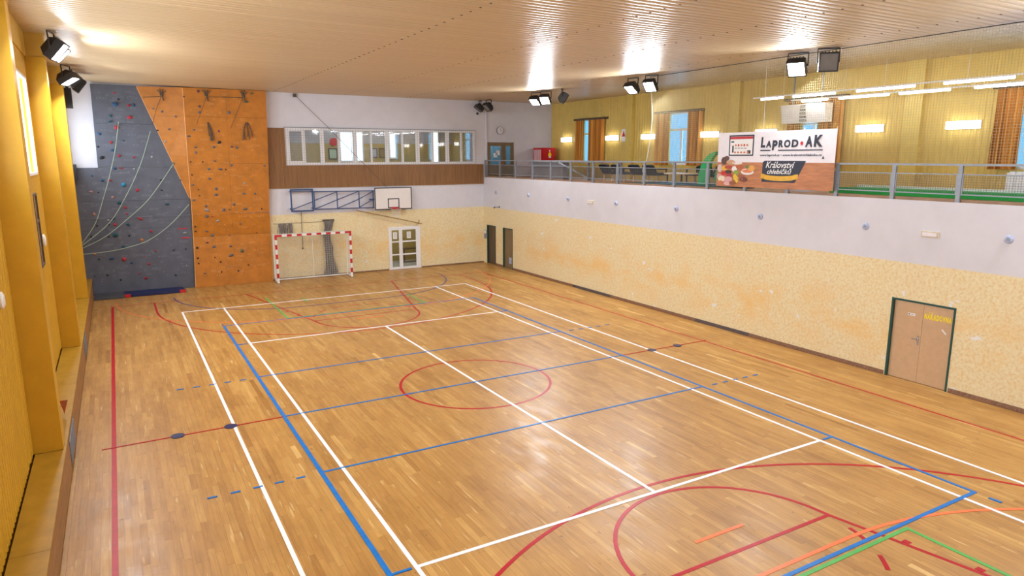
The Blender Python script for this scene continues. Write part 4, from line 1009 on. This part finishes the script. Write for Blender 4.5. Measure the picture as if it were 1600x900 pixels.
# ---- climbing wall
cw = thing('climbing_wall', 'climbing wall of slate grey and bright orange boards with coloured holds', 'climbing wall', (-5, 16.8, 0))
GY = 16.80
def gx(poly, label, m=m_grey):
    b = MB(); b.prism(poly, lambda u, v: (u, GY, v), lambda u, v: (u, YF-0.003, v)); return lab(b.build('panel', m, cw), label)
def edge_x(z): return float(np.interp(z, [0, 2.12, 3.66, 8.08], [-4.60, -4.555, -4.505, -6.06]))
def left_x(z): return -8.60 if z <= 4.95 else float(np.interp(z, [4.95, 8.08], [-7.61, -7.565]))
zb = [0.006, 2.55, 3.66, 4.95, 6.6, 8.045]
for z0, z1 in zip(zb, zb[1:]):
    e = 0.003; zz0, zz1 = z0+(e if z0 > 0.1 else 0), z1-e
    lx0 = -8.60 if z1 <= 4.951 else left_x(z0+0.01); lx1 = lx0 if z1 <= 4.951 else left_x(z1)
    gx([(lx0, zz0), (edge_x(zz0)-0.004, zz0), (edge_x(zz1)-0.004, zz1), (lx1, zz1)], 'slate grey board')
PRz = [0.006, 2.10, 3.0, 5.065, 6.93, 8.03]; PRy = [16.62, 16.80, 16.66, 16.585, 16.51, 16.455]
RX = [-1.495, -1.445, -1.455, -1.375, -1.335, -1.32]; LX = [-4.60, -4.50, -4.49, -4.475, -4.455, -4.445]
def ofun(z): return float(np.interp(z, PRz, PRy))
for k in range(5):
    z0, z1 = PRz[k]+(0.003 if k else 0), PRz[k+1]-0.003; b = MB()
    xm0, xm1 = (LX[k]+RX[k])/2, (LX[k+1]+RX[k+1])/2
    for a0, a1, c0, c1 in ((LX[k], LX[k+1], xm0-0.002, xm1-0.002), (xm0+0.002, xm1+0.002, RX[k], RX[k+1])):
        b = MB(); ya, yb = PRy[k], PRy[k+1]
        b.add([(a0, ya, z0), (c0, ya, z0), (c1, yb, z1), (a1, yb, z1), (a0, YF-0.003, z0), (c0, YF-0.003, z0), (c1, YF-0.003, z1), (a1, YF-0.003, z1)],
              [(0,1,2,3), (4,7,6,5), (0,3,7,4), (1,5,6,2), (3,2,6,7), (0,4,5,1)])
        lab(b.build('panel', m_orange, cw), 'orange board')
# orange wedge between the grey boards and the ridge
for z0, z1 in ((3.66, 5.4), (5.4, 6.93), (6.93, 8.03)):
    q = lambda z: float(np.interp(z, [0, 8], [-4.49, -4.448])); b = MB(); z1 -= 0.003
    b.add([(edge_x(z0), GY, z0), (q(z0), ofun(z0), z0), (q(z1), ofun(z1), z1), (edge_x(z1), GY, z1), (edge_x(z0), YF-0.01, z0), (q(z0), YF-0.01, z0), (q(z1), YF-0.01, z1), (edge_x(z1), YF-0.01, z1)],
          [(0,1,2,3), (4,7,6,5), (0,3,7,4), (1,5,6,2), (3,2,6,7), (0,4,5,1)])
    lab(b.build('panel', m_orange, cw), 'tapering orange wedge board')
b = MB(); b.tube([(np.interp(z, PRz, LX), ofun(z)-0.004, z) for z in (0.02, 2.1, 3.0, 3.66, 5.0, 6.9, 8.0)], 0.014, 5); lab(b.build('edge_strip', m_seam, cw), 'pale edge strip along the fold')
b = MB(); b.tube([(edge_x(z), GY-0.002, z) for z in (3.7, 5, 6.5, 8.0)], 0.012, 5); lab(b.build('edge_strip', m_seam, cw), 'pale edge strip along the slanted seam')
b = MB(); b.tube([(-8.5, GY-0.012, 3.02), (-1.46, 16.64, 3.02)], 0.006, 5); lab(b.build('cross_cord', m_chalk, cw), 'thin pale cord across the boards')
# chalk rings and number scribbles
def rings(mb, xr, zr, yf, n, rnd):
    for _ in range(n):
        x = rnd.uniform(*xr); z = rnd.uniform(*zr)
        if yf(x, z) is None: continue
        y = yf(x, z)-0.004; r0 = rnd.uniform(0.02, 0.05); sg_ = 10; w = 0.013; a1 = rnd.choice((7, 9, 10))
        k = rnd.choice((1, 1, 2, 3))
        for q in range(k):
            cx = x+q*0.11; vs = []; 
            for t in range(a1+1):
                a = 2*PI*t/sg_+q; vs += [(cx+r0*math.cos(a), y, z+r0*0.8*math.sin(a)), (cx+(r0+w)*math.cos(a), y, z+(r0+w)*0.8*math.sin(a))]
            mb.add(vs, [(2*t, 2*t+1, 2*t+3, 2*t+2) for t in range(a1)])
rnd = random.Random(3)
b = MB(); rings(b, (-8.3, -4.8), (0.6, 7.9), lambda x, z: GY if left_x(z)+0.1 < x < edge_x(z)-0.35 else None, 260, rnd); stuff(b.build('chalk_marks', m_chalk, cw))
b = MB(); rings(b, (-4.35, -1.8), (0.4, 7.9), lambda x, z: ofun(z), 170, rnd); stuff(b.build('chalk_marks', m_chalk_o, cw))
# holds
hc = {'b': (0.02,0.085,0.20), 'r': (0.42,0.03,0.045), 't': (0.02,0.10,0.13), 'k': (0.02,0.02,0.025), 'w': (0.36,0.38,0.40), 'c': (0.03,0.24,0.42), 'p': (0.40,0.22,0.20), 'o': (0.55,0.20,0.06), 'g': (0.13,0.14,0.17), 'v': (0.13,0.05,0.11), 'e': (0.12,0.14,0.07)}
hm = {k: mat('hold_resin', v, 0.55, var=0.15, scale=20) for k, v in hc.items()}
hname = {'b': 'blue', 'r': 'red', 't': 'teal', 'k': 'black', 'w': 'pale grey', 'c': 'bright blue', 'p': 'pinkish', 'o': 'orange', 'g': 'grey', 'v': 'dark violet', 'e': 'olive'}
hmesh = {}
def hold_mesh(k, c):
    if (k, c) in hmesh: return hmesh[(k, c)]
    rn = random.Random(k*13+1); vs = []; fs = []; seg = 8; rings_ = 5; sx, sz = ((1, 0.7), (1.3, 0.6), (0.85, 0.95), (1.1, 0.8))[k]
    for i in range(rings_+1):
        t = (PI/2)*i/rings_
        for j in range(seg):
            a = 2*PI*j/seg; rr_ = (0.8+0.4*rn.random())*(1.0 if i < rings_ else 0.0)
            vs.append((sx*0.062*math.cos(t)**0.7*rr_*math.cos(a) if i < rings_ else 0, -0.062*math.sin(t)*(0.9+0.3*rn.random()), sz*0.062*math.cos(t)**0.7*rr_*math.sin(a)+0.012*math.sin(t) if i < rings_ else 0.012))
    for i in range(rings_):
        for j in range(seg): fs.append((i*seg+j, i*seg+(j+1) % seg, (i+1)*seg+(j+1) % seg, (i+1)*seg+j))
    me = bpy.data.meshes.new('climbing_hold'); me.from_pydata(vs, [], fs); me.materials.append(hm[c]); me.update()
    hmesh[(k, c)] = me; return me
GH = [(-6.81,7.32,'b',1.6),(-6.36,7.29,'r',1.0),(-6.19,7.3,'b',1.0),(-6.37,6.84,'r',1.3),(-7.01,6.88,'t',1.0),(-7.03,6.67,'t',1.0),(-6.85,6.45,'r',1.3),(-7.45,6.21,'b',1.0),(-7.09,5.9,'r',1.0),(-6.66,5.97,'t',0.6),(-7.53,5.73,'k',0.6),(-7.06,5.6,'b',1.0),(-6.86,5.4,'r',1.0),(-6.36,5.33,'r',0.8),(-5.73,5.34,'w',0.8),(-7.44,5.32,'k',1.2),(-7.05,4.91,'b',1.0),(-6.84,4.92,'r',0.8),(-6.39,4.88,'w',0.7),(-7.84,4.64,'b',0.6),(-7.51,4.46,'b',1.0),(-7.25,4.46,'r',0.8),(-6.82,4.28,'c',1.4),(-5.49,4.44,'k',0.6),(-7.92,4.04,'p',1.0),(-7.69,4.01,'k',0.5),(-6.36,4.06,'r',1.1),(-5.51,4.04,'k',0.6),(-6.68,7.51,'k',0.7),(-6.8,7.74,'r',0.7),
 (-7.23,3.81,'p',0.9),(-7.03,3.59,'t',1.2),(-6.84,3.4,'r',1.0),(-5.36,3.48,'t',1.0),(-7.91,3.18,'p',1.0),(-6.81,3.15,'r',0.7),(-7.28,2.99,'t',1.0),(-6.37,2.94,'r',1.3),(-7.84,2.96,'k',0.6),(-7.46,2.94,'w',0.6),(-7.86,2.73,'k',0.6),(-7.46,2.76,'k',0.6),(-7.25,2.75,'r',1.0),(-6.81,2.73,'t',1.0),(-6.03,2.42,'r',1.0),(-4.81,2.29,'w',1.0),(-8.08,2.32,'k',0.7),(-7.51,2.29,'k',0.6),(-7.27,2.35,'t',1.8),(-6.81,2.29,'k',0.6),(-6.38,2.09,'o',1.0),(-7.04,1.86,'t',1.0),(-5.94,1.63,'r',0.7),(-5.27,1.61,'k',0.6),(-4.83,1.62,'k',0.6),(-8.05,1.64,'o',0.8),(-7.92,1.43,'k',0.6),(-7.49,1.43,'b',1.2),(-7.07,1.36,'r',1.4),(-6.82,1.2,'b',0.8),(-6.22,1.11,'r',1.0),(-6.36,1.42,'r',0.5),(-4.85,0.94,'w',0.4),(-7.7,0.78,'k',0.7),(-6.59,0.75,'r',0.7),(-5.3,0.58,'k',0.7),(-7.26,0.56,'k',0.7),(-6.37,0.55,'r',1.0),(-8.13,0.78,'k',0.5),(-7.92,0.55,'w',0.5)]
OH = [(-5.23,7.09,'g',0.7),(-5.04,6.42,'g',0.7),(-5.21,5.95,'w',0.8),(-4.43,7.68,'k',0.5),(-3.89,7.9,'v',0.8),(-3.89,7.32,'v',0.8),(-3.91,7.09,'g',1.0),(-2.11,7.56,'e',1.2),(-2.8,7.11,'g',1.0),(-1.88,7.9,'e',0.8),(-4.16,6.41,'g',0.8),(-4.37,6.16,'g',1.0),(-3.23,6.37,'v',0.7),(-3.25,5.92,'k',1.1),(-3.47,5.73,'g',1.0),(-4.15,5.72,'g',0.8),(-4.16,5.52,'g',0.8),(-2.78,5.75,'v',0.7),(-2.59,5.72,'g',1.0),(-3.48,5.18,'g',0.8),(-2.85,5.0,'g',0.8),(-1.54,4.97,'g',0.7),(-3.72,4.86,'g',1.0),(-3.29,4.85,'g',1.1),(-3.08,4.83,'k',0.5),(-4.37,4.63,'k',0.5),(-3.72,4.47,'g',1.0),(-4.38,4.23,'g',0.8),(-3.5,4.05,'g',1.0),(-3.52,3.81,'g',1.0),(-4.17,4.04,'k',0.5),(-4.16,3.79,'k',0.5),(-2.4,4.25,'w',0.7),(-2.43,3.82,'g',0.8),(-1.99,3.82,'g',0.8),(-4.38,5.15,'k',0.5),(-3.93,5.14,'k',0.5),
 (-4.38,3.61,'g',0.8),(-3.94,3.36,'g',1.0),(-3.93,3.2,'w',1.3),(-3.27,3.18,'g',1.1),(-3.05,3.17,'k',0.5),(-2.86,3.39,'g',1.0),(-2.43,3.18,'g',1.2),(-1.76,3.16,'k',0.6),(-3.94,2.93,'g',1.0),(-3.73,2.92,'r',0.6),(-3.54,2.73,'w',1.0),(-2.65,2.56,'g',0.7),(-4.41,2.53,'k',0.6),(-4.4,2.33,'k',0.6),(-3.98,2.31,'g',0.8),(-3.77,2.13,'g',1.0),(-3.11,2.1,'g',0.6),(-2.01,2.14,'k',0.5),(-4.0,1.84,'v',0.8),(-4.4,1.65,'k',0.8),(-3.75,1.65,'g',1.0),(-3.11,1.64,'g',1.0),(-3.12,1.25,'g',1.4),(-2.67,1.41,'e',1.3),(-4.41,1.22,'k',0.7),(-4.4,1.0,'k',0.6),(-3.76,1.2,'k',0.5),(-3.55,1.0,'k',0.6),(-3.16,0.78,'w',0.4),(-2.46,0.79,'k',0.6),(-4.2,0.58,'g',0.7),(-3.55,0.58,'k',0.6),(-2.89,0.57,'k',0.6),(-2.29,0.99,'w',0.5)]
TH = [(-5.54,7.19,'g',0.6),(-4.77,6.91,'g',0.7),(-5.45,6.37,'k',0.6),(-5.0,5.08,'g',1.0),(-4.79,4.43,'k',0.5)]
def wedge_y(x, z):
    e = edge_x(z); q = float(np.interp(z, [0, 8], [-4.49, -4.448])); f = min(1, max(0, (x-e)/(q-e+1e-6))); return GY+(ofun(z)-GY)*f
off_cw = Vector(OFF[cw.name]); hk = 0
for lst, fy in ((GH, lambda x, z: GY), (OH, lambda x, z: wedge_y(x, z) if x < -4.45 else ofun(z)), (TH, wedge_y)):
    for x, z, c, s in lst:
        o = bpy.data.objects.new('climbing_hold', hold_mesh(hk % 4, c)); COL.objects.link(o); o.parent = cw; hk += 1
        o.location = Vector((x, fy(x, z)+0.002, z))-off_cw; o.scale = (s, s, s); o.rotation_euler = (0, random.uniform(-0.5, 0.5), 0)
        o['label'] = hname[c]+' climbing hold'
for x, z in ((-4.9, 2.47), (-4.83, 2.09)):
    b = MB(); b.box(x-0.14, x+0.2, GY-0.012, GY-0.001, z-0.02, z+0.02); lab(b.build('tape_mark', m_red, cw), 'red tape strip')
# anchors with slings at the top
for k, (x, z) in enumerate(((-5.2, 7.75), (-3.61, 7.79), (-2.21, 7.82))):
    y = wedge_y(x, z) if k == 0 else ofun(z)
    b = MB()
    for a in (-0.7, -0.25, 0.3, 0.8): b.bar((x, y-0.03, z), (x+0.22*math.sin(a), y-0.09, z+0.2*math.cos(a)), 0.025)
    b.bar((x, y-0.05, z), (x+0.05, y-0.08, z-0.25), 0.04); b.box(x-0.06, x+0.06, y-0.05, y-0.001, z-0.06, z+0.06); lab(b.build('anchor', m_ropeb, cw), 'dark anchor with slings')
b = MB(); b.tube([(-5.84, GY-0.03, 7.62), (-5.2, 16.62, 7.66)], 0.012, 5); b.build('anchor_bar', m_ropeb, cw)
b = MB(); b.tube([(-3.6, ofun(7.7)-0.04, 7.70), (-2.21, ofun(7.7)-0.04, 7.72)], 0.012, 5); b.build('anchor_bar', m_ropeb, cw)
for x, z in ((-3.64, 6.42), (-2.14, 6.44)):
    y = ofun(z); b = MB(); rn = random.Random(int(x*100))
    for k in range(6):
        a = rn.uniform(-0.16, 0.16); b.tube([(x+a*0.3, y-0.02, z+0.3), (x+a, y-0.07, z), (x+a*1.2+rn.uniform(-.05, .05), y-0.04, z-rn.uniform(0.2, 0.45))], 0.018, 5)
    lab(b.build('sling_bundle', m_ropeb, cw), 'dark hanging sling bundle')
def rope(label, pts, r, m, group):
    b = MB(); P = [Vector(p) for p in pts]; out = []
    for i in range(len(P)-1):
        p0, p1, p2, p3 = P[max(0, i-1)], P[i], P[i+1], P[min(len(P)-1, i+2)]
        for k in range(6):
            t = k/6; out.append(0.5*((2*p1)+(p2-p0)*t+(2*p0-5*p1+4*p2-p3)*t*t+(3*p1-p0-3*p2+p3)*t**3))
    out.append(P[-1]); b.tube(out, r, 5, 0); return tag(b.build('climbing_rope', m), label, 'rope', group)
G_ = 'ropes on the climbing wall'
rope('pale green rope, leftmost and steepest on the grey boards', [(-6.76,16.7,6.67), (-6.98,16.68,5.6), (-7.29,16.66,4.53), (-7.54,16.64,3.81), (-7.9,16.62,2.85), (-8.45,16.6,2.05)], 0.011, m_ropeg, G_)
rope('pale green rope, second from left on the grey boards', [(-5.71,16.7,6.33), (-6.18,16.68,5.03), (-6.81,16.66,3.79), (-7.45,16.62,2.83), (-8.45,16.6,2.0)], 0.011, m_ropeg, G_)
rope('pale green rope from the slanted orange seam down to the left', [(-5.0,16.64,5.08), (-5.96,16.64,3.76), (-6.79,16.62,2.98), (-7.64,16.6,2.31), (-8.46,16.58,1.9)], 0.011, m_ropeg, G_)
rope('pale green rope, lowest and most slack on the grey boards', [(-4.57,16.6,3.46), (-5.33,16.6,2.67), (-6.16,16.58,2.09), (-6.99,16.56,1.84), (-7.7,16.56,1.73), (-8.46,16.56,1.69)], 0.011, m_ropeg, G_)
rope('dark rope hanging from the left anchor of the orange wedge', [(-5.22,16.58,7.65), (-5.42,16.6,7.2), (-5.60,16.72,6.65)], 0.009, m_ropeb, G_)
rope('dark rope hanging from the middle anchor', [(-3.62,16.36,7.68), (-3.86,16.37,7.1), (-4.06,16.40,6.62)], 0.009, m_ropeb, G_)
rope('dark rope hanging from the right anchor', [(-2.25,16.40,7.7), (-2.52,16.42,7.1), (-2.80,16.44,6.48)], 0.009, m_ropeb, G_)

# mats at its foot
mt = thing('crash_mat', 'navy blue crash mat with red corners on the floor by the grey wall', 'mat', (-6.1, 16.25, 0))
b = MB(); b.prism([(-7.17, 15.80), (-5.06, 15.80), (-5.02, 15.95), (-5.1, 16.62), (-5.25, 16.72), (-7.17, 16.72)], lambda u, v: (u, v, 0.014), lambda u, v: (u, v, 0.095)); b.build('body', m_navy, mt)
for x0, x1 in ((-7.178, -6.98), (-5.25, -5.045)): b = MB(); b.box(x0, x1, 15.792, 15.97, 0.012, 0.102); lab(b.build('corner_patch', m_red, mt), 'red corner')
b = MB(); b.box(-8.20, -7.19, 15.72, 16.75, 0.014, 0.09); tag(b.build('crash_mat', m_greymat), 'dark grey mat left of the navy mat under the climbing wall', 'mat')

# ---- basketball hoop with folded frame on the end wall
hp = thing('basketball_hoop', 'basketball backboard with orange rim on a folded blue lattice frame', 'basketball hoop', (4.1, 16.7, 2.9))
by = 16.62
b = MB(); b.box(3.23, 5.05, by-0.02, by+0.015, 2.91, 3.94); bb = lab(b.build('backboard', m_bboard, hp), 'white backboard')
b = MB(); t = 0.05
def rect(mb, x0, x1, z0, z1, t, y0, y1):
    mb.box(x0, x1, y0, y1, z0, z0+t); mb.box(x0, x1, y0, y1, z1-t, z1); mb.box(x0, x0+t, y0, y1, z0+t, z1-t); mb.box(x1-t, x1, y0, y1, z0+t, z1-t)
rect(b, 3.23, 5.05, 2.91, 3.94, 0.045, by-0.024, by-0.0205); rect(b, 3.86, 4.42, 2.98, 3.43, 0.045, by-0.024, by-0.0205); lab(b.build('board_marking', m_black, bb), 'black border and target square')
b = MB(); b.tube([(4.14+0.225*math.cos(t_*PI/12), by-0.33+0.225*math.sin(t_*PI/12), 2.99) for t_ in range(25)], 0.012, 6); b.bar((4.05, by-0.02, 2.985), (4.05, by-0.12, 2.985), 0.025); b.bar((4.23, by-0.02, 2.985), (4.23, by-0.12, 2.985), 0.025); b.box(4.03, 4.25, by-0.03, by-0.021, 2.93, 3.03)
rim = lab(b.build('rim', m_red, hp), 'red steel rim')
b = MB()
for k in range(12):
    a0 = 2*PI*k/12; pts = []
    for sgn in (1, -1):
        b.tube([(4.14+(0.225-0.09*j/4)*math.cos(a0+sgn*0.26*j), by-0.33+(0.225-0.09*j/4)*math.sin(a0+sgn*0.26*j), 2.98-0.1*j) for j in range(5)], 0.004, 4)
stuff(b.build('hoop_net', m_netwhite, rim))
b = MB(); ty = 16.72
rect(b, -0.53, 0.46, 2.97, 3.96, 0.06, ty-0.02, ty+0.02); b.bar((-0.5, ty, 3.86), (0.46, ty, 3.86), 0.04); b.bar((-0.48, ty, 3.08), (0.46, ty, 3.40), 0.035)
for xx in (-0.50, 0.43):
    for zz in (3.1, 3.85): b.box(xx-0.03, xx+0.03, ty, YF-0.002, zz-0.03, zz+0.03)
b.build('wall_frame', m_bluesteel, hp)
b = MB(); b.bar((0.46, ty, 3.83), (3.25, ty, 3.80), 0.045); b.bar((0.46, ty, 3.05), (3.25, ty, 3.03), 0.045)
for xx in (0.5, 1.52, 2.53, 3.2): b.bar((xx, ty, 3.04), (xx, ty, 3.81), 0.04)
for xa, xb in ((0.5, 1.52), (1.52, 2.53), (2.53, 3.25)): b.bar((xa, ty, 3.06), (xb, ty, 3.44), 0.035); b.bar((xa, ty, 3.44), (xb, ty, 3.80), 0.035)
b.box(3.0, 4.8, ty-0.04, ty+0.02, 3.38, 3.44); b.box(3.5, 3.56, by+0.016, ty+0.02, 3.0, 3.85); b.box(4.7, 4.76, by+0.016, ty+0.02, 3.0, 3.85)
b.build('lattice_arm', m_bluesteel, hp)
b = MB(); b.tube([(-0.06, YF-0.10, 7.94), (1.27, YF-0.11, 6.64), (3.87, ty, 3.95)], 0.010, 5); lab(b.build('stay_cable', m_ropeb, hp), 'thin steel stay cable')
b = MB(); b.box(-0.12, 0.0, YF-0.14, YF-0.001, 7.86, 8.0); lab(b.build('cable_anchor', m_ropeb, hp), 'small dark cable anchor under the ceiling')
b = MB(); b.bar((2.38, 16.76, 2.93), (5.6, 16.76, 2.16), 0.04); b.bar((5.45, 16.76, 2.18), (5.45, YF-0.002, 2.18), 0.04); b.bar((5.45, 16.76, 2.16), (5.45, 16.76, 2.36), 0.03); lab(b.build('swing_strut', mat('ochre_steel', (0.30,0.17,0.04), 0.5), hp), 'ochre slanting strut above the door')

# ---- handball goal
gl = thing('handball_goal', 'red and white striped handball goal with white net by the end wall', 'goal', (0.2, 16.2, 0))
gxl, gxr, gyf, gyb = -1.40, 1.82, 15.98, 16.64
def banded(x, y, z0, z1, n, name):
    b = MB(); L_ = (z1-z0)/n
    for k in range(n): b.box(x-0.04, x+0.04, y-0.04, y+0.04, z0+k*L_, z0+(k+1)*L_, 0 if k % 2 == 0 else 1)
    return b.build(name, [m_cream, m_red], gl)
lab(banded(gxl, gyf, 0.014, 2.08, 10, 'post'), 'red and white banded post'); lab(banded(gxr, gyf, 0.014, 2.08, 10, 'post'), 'red and white banded post')
b = MB(); n_ = 15; L_ = (gxr-gxl-0.08)/n_
for k in range(n_): b.box(gxl+0.04+k*L_, gxl+0.04+(k+1)*L_, gyf-0.04, gyf+0.04, 2.0, 2.08, 1 if k % 2 == 0 else 0)
lab(b.build('crossbar', [m_cream, m_red], gl), 'red and white banded crossbar')
b = MB(); b.tube([(gxl, gyf+0.05, 0.045), (gxl, gyb, 0.045), (gxr, gyb, 0.045), (gxr, gyf+0.05, 0.045)], 0.03, 8); b.build('ground_bar', m_cream, gl)
for x in (gxl, gxr):
    b = MB(); b.tube([(x, gyf, 2.04), (x, gyf+0.45, 2.02), (x, gyb-0.05, 1.2), (x, gyb, 0.06)], 0.018, 6); b.build('back_stay', m_cream, gl)
b = MB(); b.tube([(0.28, gyb-0.02, 0.06), (0.28, gyb-0.05, 2.0)], 0.012, 6); b.build('net_pole', m_cream, gl)
b = MB(); netgrid(b, gxl, gxr, 0.06, 2.02, 0.10, 0.007, lambda u, v: (u, gyb-0.02, v)); netgrid(b, gxl, gxr, gyf, gyb, 0.10, 0.007, lambda u, v: (u, v, 2.05))
for x in (gxl, gxr): netgrid(b, gyf, gyb, 0.06, 2.02, 0.10, 0.007, lambda u, v, x=x: (x, u, v))
stuff(b.build('net_mesh', m_netwhite, gl))

# gathered grey nets and the cords on the end wall
def bundle(label, spine, seed, n=90, r=0.009):
    rn = random.Random(seed); b = MB()
    for k in range(n):
        a = rn.uniform(-1, 1); d = rn.uniform(-1, 1); tw = rn.uniform(-0.3, 0.3); pts = []
        for (x, y, z, w, dp) in spine: pts.append((x+w*(a+tw*math.sin(z*4+k))*0.85, y+dp*d, z+rn.uniform(-0.02, 0.02)))
        b.tube(pts, r, 4)
    r_ = tag(b.build('gathered_net', m_netgrey), label, 'net', 'gathered nets on the end wall'); return r_
bundle('grey net bundle on the crossbar at the left post of the goal', [(-0.82, 16.80, 2.47, 0.34, 0.05), (-0.82, 16.80, 2.25, 0.35, 0.06), (-0.84, 16.80, 1.93, 0.36, 0.06)], 1, 60)
bundle('long grey net hanging from the wall to the floor behind the goal', [(1.13, 16.82, 2.50, 0.25, 0.03), (1.08, 16.84, 2.2, 0.19, 0.05), (0.98, 16.84, 1.9, 0.19, 0.05), (1.07, 16.84, 1.3, 0.19, 0.06), (1.08, 16.84, 0.8, 0.21, 0.06), (1.1, 16.83, 0.4, 0.30, 0.06), (1.13, 16.83, 0.03, 0.40, 0.07)], 2, 70)
b = MB(); b.box(0.86, 1.38, YF-0.06, YF-0.002, 2.50, 2.56); b.build('net_hook', m_darkdoor, wall_far)
b = MB(); b.tube([(-0.07, YF-0.05, 2.96), (-0.09, YF-0.05, 1.35)], 0.012, 5); b.sphere((-0.09, YF-0.05, 1.32), 0.04, 10, 6)
tag(b.build('pull_cord', m_ropeb), 'dark pull cord with knob below the blue lattice frame', 'cord')
b = MB(); b.tube([(-1.3, YF-0.02, 2.47), (0.9, YF-0.02, 2.47)], 0.007, 5); tag(b.build('stretched_cord', m_ropeb), 'thin dark cord stretched between the two gathered nets', 'cord')
b = MB(); b.sphere((8.72, YF-0.06, 7.42), 0.06, 12, 8); b.tube([(8.72, YF-0.001, 7.42), (8.72, YF-0.06, 7.42)], 0.02, 8); tag(b.build('wall_camera', m_black), 'small black dome below the corner floodlights', 'camera')
